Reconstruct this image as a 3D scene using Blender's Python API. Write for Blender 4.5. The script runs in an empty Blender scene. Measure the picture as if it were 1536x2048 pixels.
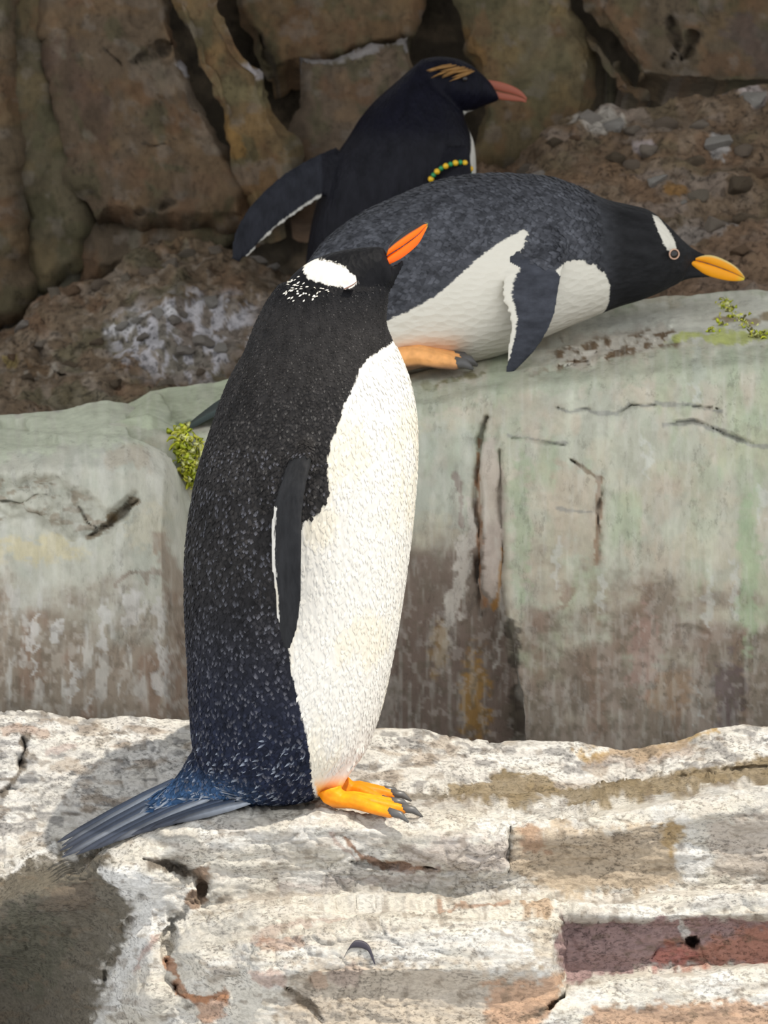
import bpy, bmesh, math, random
import numpy as np
from mathutils import Vector, Matrix
from mathutils.bvhtree import BVHTree

random.seed(7)
RNG = np.random.default_rng(11)
SC = bpy.context.scene
COL = SC.collection

# ------------------------------------------------------------------ camera
FPX, PITCH, CAM_Y, CAM_Z = 6280.0, math.radians(10.5), -4.0, 1.145
cam_data = bpy.data.cameras.new('camera')
cam = bpy.data.objects.new('camera', cam_data)
COL.objects.link(cam)
cam.location = (0, CAM_Y, CAM_Z)
cam.rotation_euler = (math.pi / 2 - PITCH, 0, 0)
cam_data.sensor_fit = 'VERTICAL'
cam_data.sensor_height = 36.0
cam_data.lens = FPX * 36.0 / 2048.0
cam_data.clip_start = 0.05
cam_data.dof.use_dof = True
cam_data.dof.focus_distance = 4.15
cam_data.dof.aperture_fstop = 9.0
SC.camera = cam

# ------------------------------------------------------------------ sky, sun, exposure
world = bpy.data.worlds.new('sky')
SC.world = world
world.use_nodes = True
bg = world.node_tree.nodes['Background']
bg.inputs['Color'].default_value = (0.93, 0.96, 1.0, 1)
bg.inputs['Strength'].default_value = 1.35
sun_data = bpy.data.lights.new('sun', 'SUN')
sun_data.energy = 4.2
sun_data.color = (1.0, 0.94, 0.84)
sun_data.angle = math.radians(0.6)
sun = bpy.data.objects.new('sun', sun_data)
COL.objects.link(sun)
SUN_DIR = Vector((0.37, -0.21, 0.90)).normalized()
sun.location = SUN_DIR * 8
sun.rotation_euler = SUN_DIR.to_track_quat('Z', 'Y').to_euler()
SC.view_settings.view_transform = 'Standard'
SC.view_settings.look = 'None'
SC.view_settings.gamma = 1.0
SC.view_settings.use_curve_mapping = False
SC.view_settings.exposure = 0.15

# ------------------------------------------------------------------ helpers
CP, SP = math.cos(PITCH), math.sin(PITCH)


def ray(px, py):
    a = (np.asarray(px, float) - 768.0) / FPX
    b = (1024.0 - np.asarray(py, float)) / FPX
    return a, CP + b * SP, -SP + b * CP


def P(px, py, Y):
    """World point of depth Y seen at a pixel of the photograph (used to lay out the place)."""
    dx, dy, dz = ray(px, py)
    t = (np.asarray(Y, float) - CAM_Y) / dy
    return np.stack(np.broadcast_arrays(dx * t, CAM_Y + dy * t, CAM_Z + dz * t), -1)


def smooth(a, b, x):
    t = np.clip((x - a) / (b - a), 0, 1)
    return t * t * (3 - 2 * t)


def _hash(ix, iy, iz, seed):
    h = (ix.astype(np.uint32) * np.uint32(374761393) + iy.astype(np.uint32) * np.uint32(668265263)
         + iz.astype(np.uint32) * np.uint32(2147483647) + np.uint32(seed * 974634777 & 0xffffffff))
    h = (h ^ (h >> np.uint32(13))) * np.uint32(1274126177)
    h = (h ^ (h >> np.uint32(16))) * np.uint32(2246822519)
    return ((h ^ (h >> np.uint32(15))) & np.uint32(0xffffff)).astype(np.float32) / np.float32(0xffffff)


def vnoise(p, seed=0):
    p = p.astype(np.float32)
    i = np.floor(p).astype(np.int64)
    f = p - i
    f = f * f * f * (f * (f * 6 - 15) + 10)
    out = 0
    for dx in (0, 1):
        wx = f[:, 0] if dx else 1 - f[:, 0]
        for dy in (0, 1):
            wy = f[:, 1] if dy else 1 - f[:, 1]
            for dz in (0, 1):
                wz = f[:, 2] if dz else 1 - f[:, 2]
                out = out + wx * wy * wz * _hash(i[:, 0] + dx, i[:, 1] + dy, i[:, 2] + dz, seed)
    return out * 2 - 1


def fbm(p, freq, octaves=4, seed=0, gain=0.5, stretch=(1, 1, 1)):
    q = np.asarray(p).reshape(-1, 3) * np.array(stretch) * freq
    out, amp, tot = 0, 1.0, 0
    for o in range(octaves):
        out = out + amp * vnoise(q * (2.03 ** o) + 17.3 * o, seed + o)
        tot += amp
        amp *= gain
    return out / tot * 1.6


def worley(p, freq, seed=0, jitter=0.9):
    """Distance to the nearest and second nearest jittered lattice point."""
    q = (np.asarray(p).reshape(-1, 3) * freq)
    i = np.floor(q).astype(np.int64)
    d1 = np.full(len(q), 9.0)
    d2 = np.full(len(q), 9.0)
    idv = np.zeros(len(q))
    for dx in (-1, 0, 1):
        for dy in (-1, 0, 1):
            for dz in (-1, 0, 1):
                c = i + np.array([dx, dy, dz])
                h = [_hash(c[:, 0], c[:, 1], c[:, 2], seed + k) for k in range(3)]
                pt = c + 0.5 + (np.stack(h, -1) - 0.5) * jitter
                d = np.sqrt(((pt - q) ** 2).sum(-1))
                near = d < d1
                d2 = np.where(near, d1, np.minimum(d2, d))
                idv = np.where(near, h[0], idv)
                d1 = np.where(near, d, d1)
    return d1, d2, idv


def poly_sd(x, y, poly):
    """Signed distance to a closed polygon, positive inside."""
    poly = np.asarray(poly, float)
    d = np.full(x.shape, 1e18)
    inside = np.zeros(x.shape, bool)
    n = len(poly)
    for k in range(n):
        ax, ay = poly[k]
        bx, by = poly[(k + 1) % n]
        ex, ey = bx - ax, by - ay
        wx, wy = x - ax, y - ay
        t = np.clip((wx * ex + wy * ey) / (ex * ex + ey * ey + 1e-20), 0, 1)
        d = np.minimum(d, (wx - ex * t) ** 2 + (wy - ey * t) ** 2)
        c = (ay > y) != (by > y)
        with np.errstate(divide='ignore', invalid='ignore'):
            xi = ex * (y - ay) / (ey if ey else 1e-20) + ax
        inside ^= c & (x < xi)
    d = np.sqrt(d)
    return np.where(inside, d, -d)


def line_dist(x, y, pts):
    d = np.full(x.shape, 1e18)
    tt = np.zeros(x.shape)
    n = len(pts) - 1
    for k in range(n):
        (ax, ay), (bx, by) = pts[k], pts[k + 1]
        ex, ey = bx - ax, by - ay
        t = np.clip(((x - ax) * ex + (y - ay) * ey) / (ex * ex + ey * ey + 1e-20), 0, 1)
        q = (x - ax - ex * t) ** 2 + (y - ay - ey * t) ** 2
        tt = np.where(q < d, (k + t) / n, tt)
        d = np.minimum(d, q)
    return np.sqrt(d), tt


def link(name, me, mat=None, parent=None, **props):
    o = bpy.data.objects.new(name, me)
    COL.objects.link(o)
    if mat is not None:
        me.materials.append(mat)
    if parent is not None:
        o.parent = parent
    for k, v in props.items():
        o[k] = v
    return o


def mesh_np(name, verts, faces, smooth_shade=True):
    me = bpy.data.meshes.new(name)
    verts = np.asarray(verts, np.float32)
    if isinstance(faces, np.ndarray):
        nf, k = faces.shape
        me.vertices.add(len(verts))
        me.vertices.foreach_set('co', verts.ravel())
        me.loops.add(nf * k)
        me.loops.foreach_set('vertex_index', faces.astype(np.int32).ravel())
        me.polygons.add(nf)
        me.polygons.foreach_set('loop_start', np.arange(0, nf * k, k, dtype=np.int32))
        me.update(calc_edges=True)
        me.validate()
    else:
        me.from_pydata([tuple(v) for v in verts.tolist()], [], faces)
        me.update()
    me.polygons.foreach_set('use_smooth', np.full(len(me.polygons), smooth_shade))
    return me


def set_color(me, name, rgb):
    a = me.attributes.new(name, 'FLOAT_COLOR', 'POINT')
    rgba = np.ones((len(me.vertices), 4), np.float32)
    rgba[:, :3] = rgb
    a.data.foreach_set('color', rgba.ravel())


def set_float(me, name, v):
    a = me.attributes.new(name, 'FLOAT', 'POINT')
    a.data.foreach_set('value', np.asarray(v, np.float32))


def grid_faces(nr, nc):
    idx = np.arange(nr * nc).reshape(nr, nc)
    return np.stack([idx[:-1, :-1], idx[1:, :-1], idx[1:, 1:], idx[:-1, 1:]], -1).reshape(-1, 4)


def srgb(r, g, b):
    c = np.array([r, g, b], float) / 255.0
    return np.where(c <= 0.04045, c / 12.92, ((c + 0.055) / 1.055) ** 2.4)


# ------------------------------------------------------------------ materials
def nodes(name):
    m = bpy.data.materials.new(name)
    m.use_nodes = True
    nt = m.node_tree
    b = nt.nodes['Principled BSDF']
    return m, nt, b


def N(nt, kind, **kw):
    n = nt.nodes.new(kind)
    for k, v in kw.items():
        if k in n.inputs:
            n.inputs[k].default_value = v
        else:
            setattr(n, k, v)
    return n


def plain(name, rgb, rough=0.5, noise=0.15, scale=60, bump=0.1, spec=0.5):
    m, nt, b = nodes(name)
    tc = N(nt, 'ShaderNodeTexCoord')
    no = N(nt, 'ShaderNodeTexNoise', Scale=scale, Detail=4.0)
    nt.links.new(tc.outputs['Object'], no.inputs['Vector'])
    mr = N(nt, 'ShaderNodeMapRange')
    mr.inputs['To Min'].default_value = 1 - noise
    mr.inputs['To Max'].default_value = 1 + noise
    nt.links.new(no.outputs['Fac'], mr.inputs['Value'])
    mx = N(nt, 'ShaderNodeVectorMath', operation='SCALE')
    mx.inputs[0].default_value = tuple(rgb)
    nt.links.new(mr.outputs['Result'], mx.inputs['Scale'])
    nt.links.new(mx.outputs['Vector'], b.inputs['Base Color'])
    b.inputs['Roughness'].default_value = rough
    b.inputs['Specular IOR Level'].default_value = spec
    bu = N(nt, 'ShaderNodeBump', Strength=bump, Distance=0.002)
    nt.links.new(no.outputs['Fac'], bu.inputs['Height'])
    nt.links.new(bu.outputs['Normal'], b.inputs['Normal'])
    return m


def attr_material(name, rough=0.5, noise=0.2, scale=80, bump=0.15, spec=0.4):
    """Base colour from the mesh's own colour attribute with fine procedural variation."""
    m, nt, b = nodes(name)
    at = N(nt, 'ShaderNodeAttribute', attribute_name='Col')
    tc = N(nt, 'ShaderNodeTexCoord')
    no = N(nt, 'ShaderNodeTexNoise', Scale=scale, Detail=5.0)
    nt.links.new(tc.outputs['Object'], no.inputs['Vector'])
    mr = N(nt, 'ShaderNodeMapRange')
    mr.inputs['To Min'].default_value = 1 - noise
    mr.inputs['To Max'].default_value = 1 + noise
    nt.links.new(no.outputs['Fac'], mr.inputs['Value'])
    mx = N(nt, 'ShaderNodeVectorMath', operation='SCALE')
    nt.links.new(at.outputs['Color'], mx.inputs[0])
    nt.links.new(mr.outputs['Result'], mx.inputs['Scale'])
    nt.links.new(mx.outputs['Vector'], b.inputs['Base Color'])
    b.inputs['Roughness'].default_value = rough
    b.inputs['Specular IOR Level'].default_value = spec
    bu = N(nt, 'ShaderNodeBump', Strength=bump, Distance=0.003)
    nt.links.new(no.outputs['Fac'], bu.inputs['Height'])
    nt.links.new(bu.outputs['Normal'], b.inputs['Normal'])
    return m


def rock_material(name, pit=0.5, grain=0.35, bump=0.6, rough=0.85, spec=0.25, stretch=(1, 1, 1), s1=38.0, s2=150.0, s3=75.0, pth=(.40, .46)):
    m, nt, b = nodes(name)
    L = nt.links.new
    at = N(nt, 'ShaderNodeAttribute', attribute_name='Col')
    tc = N(nt, 'ShaderNodeTexCoord')
    mp = N(nt, 'ShaderNodeMapping')
    mp.inputs['Scale'].default_value = stretch
    L(tc.outputs['Object'], mp.inputs['Vector'])
    n1 = N(nt, 'ShaderNodeTexNoise', Scale=s1, Detail=8.0, Roughness=0.68)
    n2 = N(nt, 'ShaderNodeTexNoise', Scale=s2, Detail=6.0, Roughness=0.7)
    n3 = N(nt, 'ShaderNodeTexNoise', Scale=s3, Detail=9.0, Roughness=0.75)
    for n in (n1, n2, n3):
        L(mp.outputs['Vector'], n.inputs['Vector'])
    r1 = N(nt, 'ShaderNodeMapRange')
    r1.inputs['From Min'].default_value = 0.3
    r1.inputs['From Max'].default_value = 0.7
    r1.inputs['To Min'].default_value = 1 - grain
    r1.inputs['To Max'].default_value = 1 + grain * 0.75
    L(n1.outputs['Fac'], r1.inputs['Value'])
    sc = N(nt, 'ShaderNodeVectorMath', operation='SCALE')
    L(at.outputs['Color'], sc.inputs[0])
    L(r1.outputs['Result'], sc.inputs['Scale'])
    # dark pits
    r2 = N(nt, 'ShaderNodeMapRange')
    r2.inputs['From Min'].default_value = pth[0]
    r2.inputs['From Max'].default_value = pth[1]
    r2.inputs['To Min'].default_value = 1 - pit
    r2.inputs['To Max'].default_value = 1.0
    L(n3.outputs['Fac'], r2.inputs['Value'])
    # pits gather in patches
    n4 = N(nt, 'ShaderNodeTexNoise', Scale=s1 * .35, Detail=5.0, Roughness=0.6)
    L(mp.outputs['Vector'], n4.inputs['Vector'])
    r4 = N(nt, 'ShaderNodeMapRange')
    r4.inputs['From Min'].default_value = 0.42
    r4.inputs['From Max'].default_value = 0.56
    L(n4.outputs['Fac'], r4.inputs['Value'])
    mxp = N(nt, 'ShaderNodeMix', data_type='FLOAT')
    L(r4.outputs['Result'], mxp.inputs['Factor'])
    mxp.inputs['A'].default_value = 1.0
    L(r2.outputs['Result'], mxp.inputs['B'])
    sc2 = N(nt, 'ShaderNodeVectorMath', operation='SCALE')
    L(sc.outputs['Vector'], sc2.inputs[0])
    L(mxp.outputs['Result'], sc2.inputs['Scale'])
    L(sc2.outputs['Vector'], b.inputs['Base Color'])
    b.inputs['Roughness'].default_value = rough
    b.inputs['Specular IOR Level'].default_value = spec
    ad = N(nt, 'ShaderNodeMath', operation='ADD')
    L(n1.outputs['Fac'], ad.inputs[0])
    ml = N(nt, 'ShaderNodeMath', operation='MULTIPLY')
    ml.inputs[1].default_value = 0.35
    L(n2.outputs['Fac'], ml.inputs[0])
    L(ml.outputs[0], ad.inputs[1])
    ad2 = N(nt, 'ShaderNodeMath', operation='ADD')
    ml2 = N(nt, 'ShaderNodeMath', operation='MULTIPLY')
    ml2.inputs[1].default_value = 0.5
    L(r2.outputs['Result'], ml2.inputs[0])
    L(ad.outputs[0], ad2.inputs[0])
    L(ml2.outputs[0], ad2.inputs[1])
    bu = N(nt, 'ShaderNodeBump', Strength=bump, Distance=0.008)
    L(ad2.outputs[0], bu.inputs['Height'])
    L(bu.outputs['Normal'], b.inputs['Normal'])
    return m


def plumage_material(name, edge=0.010, rough=0.6, bump=0.3, stretch=(1, 1, 0.4), scale=170.0, spec=0.08):
    m, nt, b = nodes(name)
    L = nt.links.new
    sd = N(nt, 'ShaderNodeAttribute', attribute_name='sd')
    dk = N(nt, 'ShaderNodeAttribute', attribute_name='dark')
    lt = N(nt, 'ShaderNodeAttribute', attribute_name='light')
    tc = N(nt, 'ShaderNodeTexCoord')
    mp = N(nt, 'ShaderNodeMapping')
    mp.inputs['Scale'].default_value = stretch
    L(tc.outputs['Object'], mp.inputs['Vector'])
    n1 = N(nt, 'ShaderNodeTexNoise', Scale=260.0, Detail=3.0, Roughness=0.6)
    L(mp.outputs['Vector'], n1.inputs['Vector'])
    m1 = N(nt, 'ShaderNodeMath', operation='SUBTRACT')
    m1.inputs[1].default_value = 0.5
    L(n1.outputs['Fac'], m1.inputs[0])
    m2 = N(nt, 'ShaderNodeMath', operation='MULTIPLY_ADD')
    m2.inputs[1].default_value = edge
    L(m1.outputs[0], m2.inputs[0])
    L(sd.outputs['Fac'], m2.inputs[2])
    mr = N(nt, 'ShaderNodeMapRange')
    mr.inputs['From Min'].default_value = -0.0010
    mr.inputs['From Max'].default_value = 0.0010
    L(m2.outputs[0], mr.inputs['Value'])
    # plumage texture
    vo = N(nt, 'ShaderNodeTexVoronoi', Scale=scale)
    L(mp.outputs['Vector'], vo.inputs['Vector'])
    n2 = N(nt, 'ShaderNodeTexNoise', Scale=60.0, Detail=6.0, Roughness=0.65)
    L(mp.outputs['Vector'], n2.inputs['Vector'])
    r2 = N(nt, 'ShaderNodeMapRange')
    r2.inputs['From Min'].default_value = 0.3
    r2.inputs['From Max'].default_value = 0.7
    r2.inputs['To Min'].default_value = 0.6
    r2.inputs['To Max'].default_value = 1.35
    L(n2.outputs['Fac'], r2.inputs['Value'])
    sc = N(nt, 'ShaderNodeVectorMath', operation='SCALE')
    L(dk.outputs['Color'], sc.inputs[0])
    L(r2.outputs['Result'], sc.inputs['Scale'])
    mx = N(nt, 'ShaderNodeMix', data_type='RGBA')
    L(mr.outputs['Result'], mx.inputs['Factor'])
    L(sc.outputs['Vector'], mx.inputs['A'])
    L(lt.outputs['Color'], mx.inputs['B'])
    L(mx.outputs['Result'], b.inputs['Base Color'])
    b.inputs['Roughness'].default_value = rough
    b.inputs['Specular IOR Level'].default_value = spec
    ad = N(nt, 'ShaderNodeMath', operation='MULTIPLY_ADD')
    ad.inputs[1].default_value = 0.8
    L(n2.outputs['Fac'], ad.inputs[0])
    L(vo.outputs['Distance'], ad.inputs[2])
    bu = N(nt, 'ShaderNodeBump', Strength=bump, Distance=0.004)
    L(ad.outputs[0], bu.inputs['Height'])
    L(bu.outputs['Normal'], b.inputs['Normal'])
    return m


M_LEDGE = rock_material('sunlit_ledge_rock', pit=0.5, grain=0.14, bump=0.6, stretch=(.8, 1, 1.5), s1=55.0, s2=260.0, s3=190.0, pth=(.41, .48))
M_WALL = rock_material('algae_washed_rock', pit=0.22, grain=0.16, bump=0.35, stretch=(1, 1, 0.45))
M_RUBBLE = rock_material('crusted_brown_rock', pit=0.5, grain=0.45, bump=0.8)
M_CLIFF = rock_material('brown_cliff_rock', pit=0.3, grain=0.3, bump=0.5, stretch=(1, 1, 0.7))
M_PLUME = plumage_material('gentoo_plumage')
M_PLUME2 = plumage_material('gentoo_lying_plumage', edge=0.009, stretch=(0.5, 1, 1), scale=110.0, bump=0.45)
M_PLUME3 = plumage_material('crested_plumage', edge=0.006, rough=0.45)
M_FEATHER = attr_material('tail_feather_vane', rough=0.45, noise=0.25, scale=140, bump=0.1)
M_BILL = attr_material('bill_horn', rough=0.42, noise=0.06, scale=70, bump=0.04, spec=0.22)
M_FOOT = attr_material('webbed_skin', rough=0.5, noise=0.14, scale=120, bump=0.3, spec=0.2)
M_CLAW = plain('claw_horn', srgb(84, 82, 80), rough=0.4)
M_EYE = plain('wet_dark_eye', (0.012, 0.008, 0.006), rough=0.08, noise=0.05)
M_LID = plain('eyelid_skin', srgb(205, 165, 140), rough=0.5)


# ------------------------------------------------------------------ rock builder
class Rock:
    """A rock surface laid out over rows and columns, given real depth by its own lines of ledges and faces."""

    def __init__(self, px0, px1, step, top, bot, rowstep=None, ext=(1000, 1000)):
        self.cx = np.linspace(px0, px1, int((px1 - px0) / step) + 1)
        if ext[0]:
            self.cx = np.concatenate([np.linspace(px0 - ext[0], px0, 60)[:-1], self.cx])
        if ext[1]:
            self.cx = np.concatenate([self.cx, np.linspace(px1, px1 + ext[1], 60)[1:]])
        self.nc = len(self.cx)
        self.fine = None
        t = np.interp(self.cx, *zip(*[(a[0], a[1]) for a in top]))
        b = np.interp(self.cx, *zip(*[(a[0], a[1]) for a in bot]))
        self.nr = int((b - t).max() / (rowstep or step)) + 1
        r = np.linspace(0, 1, self.nr)[:, None]
        self.px = np.broadcast_to(self.cx[None, :], (self.nr, self.nc)).copy()
        self.py = t[None, :] * (1 - r) + b[None, :] * r
        self.Y = np.zeros_like(self.px)
        self.col = np.zeros(self.px.shape + (3,))

    def lines(self, ls):
        """ls: list of polylines of (px, py, Y), ordered from the top of the picture down."""
        pys = np.stack([np.interp(self.cx, [a[0] for a in l], [a[1] for a in l]) for l in ls])
        Ys = np.stack([np.interp(self.cx, [a[0] for a in l], [a[2] for a in l]) for l in ls])
        pys = np.maximum.accumulate(pys + np.arange(len(ls))[:, None] * 1e-3, 0)
        for j in range(self.nc):
            self.Y[:, j] = np.interp(self.py[:, j], pys[:, j], Ys[:, j])

    def blur(self, n, rows_only=False):
        for _ in range(n):
            p = np.pad(self.Y, 1, mode='edge')
            if rows_only:
                self.Y = (p[:-2, 1:-1] + 2 * p[1:-1, 1:-1] + p[2:, 1:-1]) / 4
            else:
                self.Y = (p[:-2, 1:-1] + p[2:, 1:-1] + p[1:-1, :-2] + p[1:-1, 2:] + 4 * p[1:-1, 1:-1]) / 8

    def crack(self, pts, width, depth, wob=6, seed=3, taper=True):
        x, y = self.warp(wob, 60, seed)
        d, t = line_dist(x, y, pts)
        w = width * (np.sin(np.clip(t, 0.02, 0.98) * math.pi) ** 0.5 if taper else 1) * np.clip(1 + .9 * self.pn(26, 26, 3, seed + 60), .25, 1.8)
        self.Y += depth * np.clip(.8 + 1.0 * self.pn(38, 38, 2, seed + 70), .1, 1.3) * np.exp(-(d / np.maximum(w, 0.5)) ** 2)
        return d, w

    def warp(self, amp, size, seed):
        q = np.stack([self.px, self.py, np.zeros_like(self.px)], -1).reshape(-1, 3) / size
        a = fbm(q, 1.0, 4, seed).reshape(self.px.shape)
        b = fbm(q, 1.0, 4, seed + 40).reshape(self.px.shape)
        return self.px + amp * a, self.py + amp * b

    def pn(self, sx, sy, octaves=4, seed=0):
        q = np.stack([self.px / sx, self.py / sy, np.zeros_like(self.px)], -1).reshape(-1, 3)
        return fbm(q, 1.0, octaves, seed).reshape(self.px.shape)

    def ragged(self, m):
        """Breaks a soft stain edge into grains."""
        if self.fine is None or self.fine.shape != self.px.shape:
            self.fine = self.pn(12, 9, 5, 333)
        return smooth(.12, .88, m + .6 * self.fine * (1 - np.abs(2 * m - 1)) + .25 * self.fine * m)

    def mixc(self, mask, rgb):
        m = np.clip(mask, 0, 1)[..., None]
        self.col = self.col * (1 - m) + np.asarray(rgb) * m

    def blob(self, cx, cy, rx, ry, rgb, a=1.0, soft=0.6, rot=0, wob=14, size=35, seed=5):
        x, y = self.warp(wob, size, seed)
        c, s = math.cos(math.radians(rot)), math.sin(math.radians(rot))
        u = ((x - cx) * c + (y - cy) * s) / rx
        v = (-(x - cx) * s + (y - cy) * c) / ry
        d = np.sqrt(u * u + v * v)
        self.mixc(a * self.ragged(1 - smooth(1 - soft, 1 + soft * 0.4, d)), rgb)

    def streak(self, pts, w, rgb, a=1.0, wob=8, size=30, seed=9):
        x, y = self.warp(wob, size, seed)
        d, t = line_dist(x, y, pts)
        w = w * np.clip(1 + .8 * self.pn(30, 30, 3, seed + 80), .35, 1.6)
        self.mixc(a * self.ragged(1 - smooth(w * 0.3, w * 1.15, d)), rgb)

    def poly(self, pts, rgb, a=1.0, soft=12, wob=12, size=40, seed=13):
        x, y = self.warp(wob, size, seed)
        sd = poly_sd(x, y, pts)
        self.mixc(a * self.ragged(smooth(-soft * 1.5, soft * 1.5, sd)), rgb)

    def build(self, name, mat, disp, skirt_top=0.35, skirt_bot=0.3, parent=None, edge=0.0):
        p = P(self.px, self.py, self.Y)
        du = np.gradient(p, axis=1)
        dv = np.gradient(p, axis=0)
        n = np.cross(dv, du)
        n /= np.linalg.norm(n, axis=-1, keepdims=True) + 1e-12
        n *= np.sign(-(n[..., 1:2]) + 1e-9)
        for _ in range(5):
            q = np.pad(n, ((1, 1), (1, 1), (0, 0)), mode='edge')
            n = (q[:-2, 1:-1] + q[2:, 1:-1] + q[1:-1, :-2] + q[1:-1, 2:] + n) / 5
        n /= np.linalg.norm(n, axis=-1, keepdims=True) + 1e-12
        h = disp(p.reshape(-1, 3)).reshape(self.px.shape)
        p = p + n * h[..., None]
        self.pos = p
        col = self.col
        rows, cols = [p], [col]
        if skirt_top:
            back = p[0] + np.array([0, skirt_top * 0.35, -skirt_top * 0.12])
            back2 = p[0] + np.array([0, skirt_top * 0.6, -skirt_top])
            rows = [back2[None], back[None]] + rows
            cols = [col[:1], col[:1]] + cols
        if skirt_bot:
            rows.append((p[-1] + np.array([0, skirt_bot, -0.05]))[None])
            cols.append(col[-1:])
        V = np.concatenate(rows, 0)
        C = np.concatenate(cols, 0)
        nr, nc = V.shape[:2]
        me = mesh_np(name, V.reshape(-1, 3), grid_faces(nr, nc))
        set_color(me, 'Col', np.clip(C.reshape(-1, 3), 0.004, 0.95))
        return link(name, me, mat, parent)

    def at(self, px, py):
        """Point of the finished surface nearest to a place in the layout."""
        j = int(np.clip(np.searchsorted(self.cx, px), 0, self.nc - 1))
        i = int(np.argmin(np.abs(self.py[:, j] - py)))
        return self.pos[i, j]


# colours of the stone itself
CREAM, WHITE, GREY = np.array([.55, .51, .435]), np.array([.62, .60, .56]), np.array([.36, .34, .31])
BROWN, DKBROWN, RUST = np.array([.26, .19, .125]), np.array([.10, .075, .05]), np.array([.36, .16, .07])
PURPLE, OCHRE = np.array([.30, .20, .19]), np.array([.40, .25, .07])
GREEN, PALEGREEN, SAGE = np.array([.36, .385, .27]), np.array([.47, .48, .38]), np.array([.42, .42, .335])

# ------------------------------------------------------------------ foreground ledge
F1 = [(-400, 1420), (0, 1424), (60, 1420), (130, 1428), (220, 1432), (400, 1430), (700, 1455), (760, 1460), (850, 1470), (1000, 1478),
      (1100, 1484), (1190, 1494), (1240, 1502), (1300, 1490), (1400, 1466), (1470, 1452), (1536, 1443), (1936, 1420)]
g = Rock(-420, 1956, 3.2, F1, [(-400, 2200), (1936, 2200)])


def fl(pts, Y=None):
    return [(a[0], a[1], a[2] if len(a) > 2 else Y) for a in pts]


lines = [
    fl(F1, .30),
    fl([(a[0], a[1] + 14) for a in F1], .262),
    fl([(a[0], a[1] + 50) for a in F1], .235),
    fl([(-400, 1700), (0, 1655), (150, 1630), (300, 1590), (400, 1575), (600, 1568), (700, 1566), (800, 1573), (900, 1582), (1000, 1590), (1100, 1590), (1180, 1582), (1290, 1570), (1400, 1560), (1536, 1546), (1936, 1510)], .175),
    fl([(-400, 1790), (0, 1700), (150, 1660), (300, 1606), (400, 1590), (600, 1576), (700, 1574), (800, 1582), (900, 1592), (1000, 1601), (1100, 1601), (1180, 1592), (1290, 1580), (1400, 1570), (1536, 1554), (1936, 1520)], .135),
    fl([(-400, 1900, .1), (0, 1800, .03), (150, 1742, 0), (250, 1697, -.02), (350, 1657, -.035), (440, 1628, -.04), (520, 1620, -.04), (640, 1618, -.04), (720, 1632, -.045), (800, 1636, -.045),
        (900, 1632, -.045), (1020, 1640, -.045), (1150, 1640, -.05), (1250, 1622, -.05), (1340, 1602, -.05), (1430, 1585, -.05), (1536, 1562, -.05), (1936, 1530, -.05)]),
    fl([(-400, 1930, .1), (0, 1830, .02), (150, 1772, -.015), (250, 1727, -.04), (350, 1690, -.06), (440, 1660, -.072), (640, 1652, -.072), (800, 1668, -.075), (1020, 1672, -.075),
        (1150, 1672, -.075), (1250, 1660, -.075), (1340, 1642, -.075), (1536, 1610, -.075), (1936, 1580, -.075)]),
    fl([(-400, 2100, .08), (0, 2000, .02), (300, 1860, -.07), (420, 1812, -.07), (500, 1800, -.07), (620, 1790, -.07), (760, 1785, -.07), (900, 1793, -.07), (1020, 1782, -.068), (1100, 1788, -.066),
        (1200, 1795, -.066), (1300, 1788, -.066), (1400, 1777, -.066), (1536, 1772, -.066), (1936, 1760, -.066)]),
    fl([(-400, 2120, .08), (0, 2020, .02), (300, 1880, -.08), (420, 1842, -.11), (520, 1826, -.13), (620, 1816, -.13), (760, 1812, -.13), (900, 1808, -.13), (1000, 1800, -.13), (1100, 1800, -.13),
        (1200, 1808, -.13), (1300, 1802, -.13), (1400, 1790, -.13), (1536, 1785, -.13), (1936, 1775, -.13)]),
    fl([(-400, 2130, .08), (0, 2040, .02), (300, 1905, -.09), (420, 1885, -.12), (520, 1868, -.15), (620, 1856, -.15), (700, 1846, -.15), (768, 1836, -.15), (900, 1831, -.15), (1000, 1828, -.15), (1100, 1828, -.15),
        (1116, 1830, -.15), (1150, 1826, -.15), (1300, 1838, -.15), (1536, 1832, -.15), (1936, 1820, -.15)]),
    fl([(-400, 2140, .08), (0, 2050, .02), (300, 1920, -.10), (420, 1895, -.15), (520, 1878, -.205), (620, 1864, -.21), (768, 1846, -.21), (900, 1840, -.21), (1000, 1837, -.21), (1104, 1837, -.21),
        (1118, 1842, -.12), (1150, 1838, -.115), (1300, 1850, -.115), (1536, 1844, -.115), (1936, 1830, -.115)]),
    fl([(-400, 2150, .08), (0, 2080, .02), (300, 1990, -.11), (420, 1960, -.17), (520, 1950, -.235), (768, 1945, -.24), (1000, 1940, -.24), (1104, 1938, -.24),
        (1118, 1952, -.13), (1250, 1938, -.12), (1400, 1932, -.12), (1536, 1922, -.12), (1936, 1900, -.12)]),
    fl([(-400, 2160, .08), (0, 2100, .02), (300, 2010, -.11), (420, 1975, -.17), (520, 1965, -.225), (768, 1965, -.225), (1000, 1962, -.225), (1090, 1970, -.225),
        (1130, 1976, -.205), (1250, 1954, -.205), (1400, 1948, -.205), (1536, 1940, -.205), (1936, 1915, -.205)]),
    fl([(-400, 2180, .08), (0, 2160, .0), (300, 2120, -.12), (420, 2050, -.19), (520, 2040, -.23), (1000, 2040, -.235), (1090, 2030, -.235), (1130, 2020, -.23), (1250, 2012, -.225), (1536, 2006, -.225), (1936, 1990, -.225)]),
    fl([(-400, 2200), (1936, 2200)], -.26),
]
g.lines(lines)
g.blur(5)
lip = np.interp(g.cx, [a[0] for a in lines[5]], [a[1] for a in lines[5]])[None, :]
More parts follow.
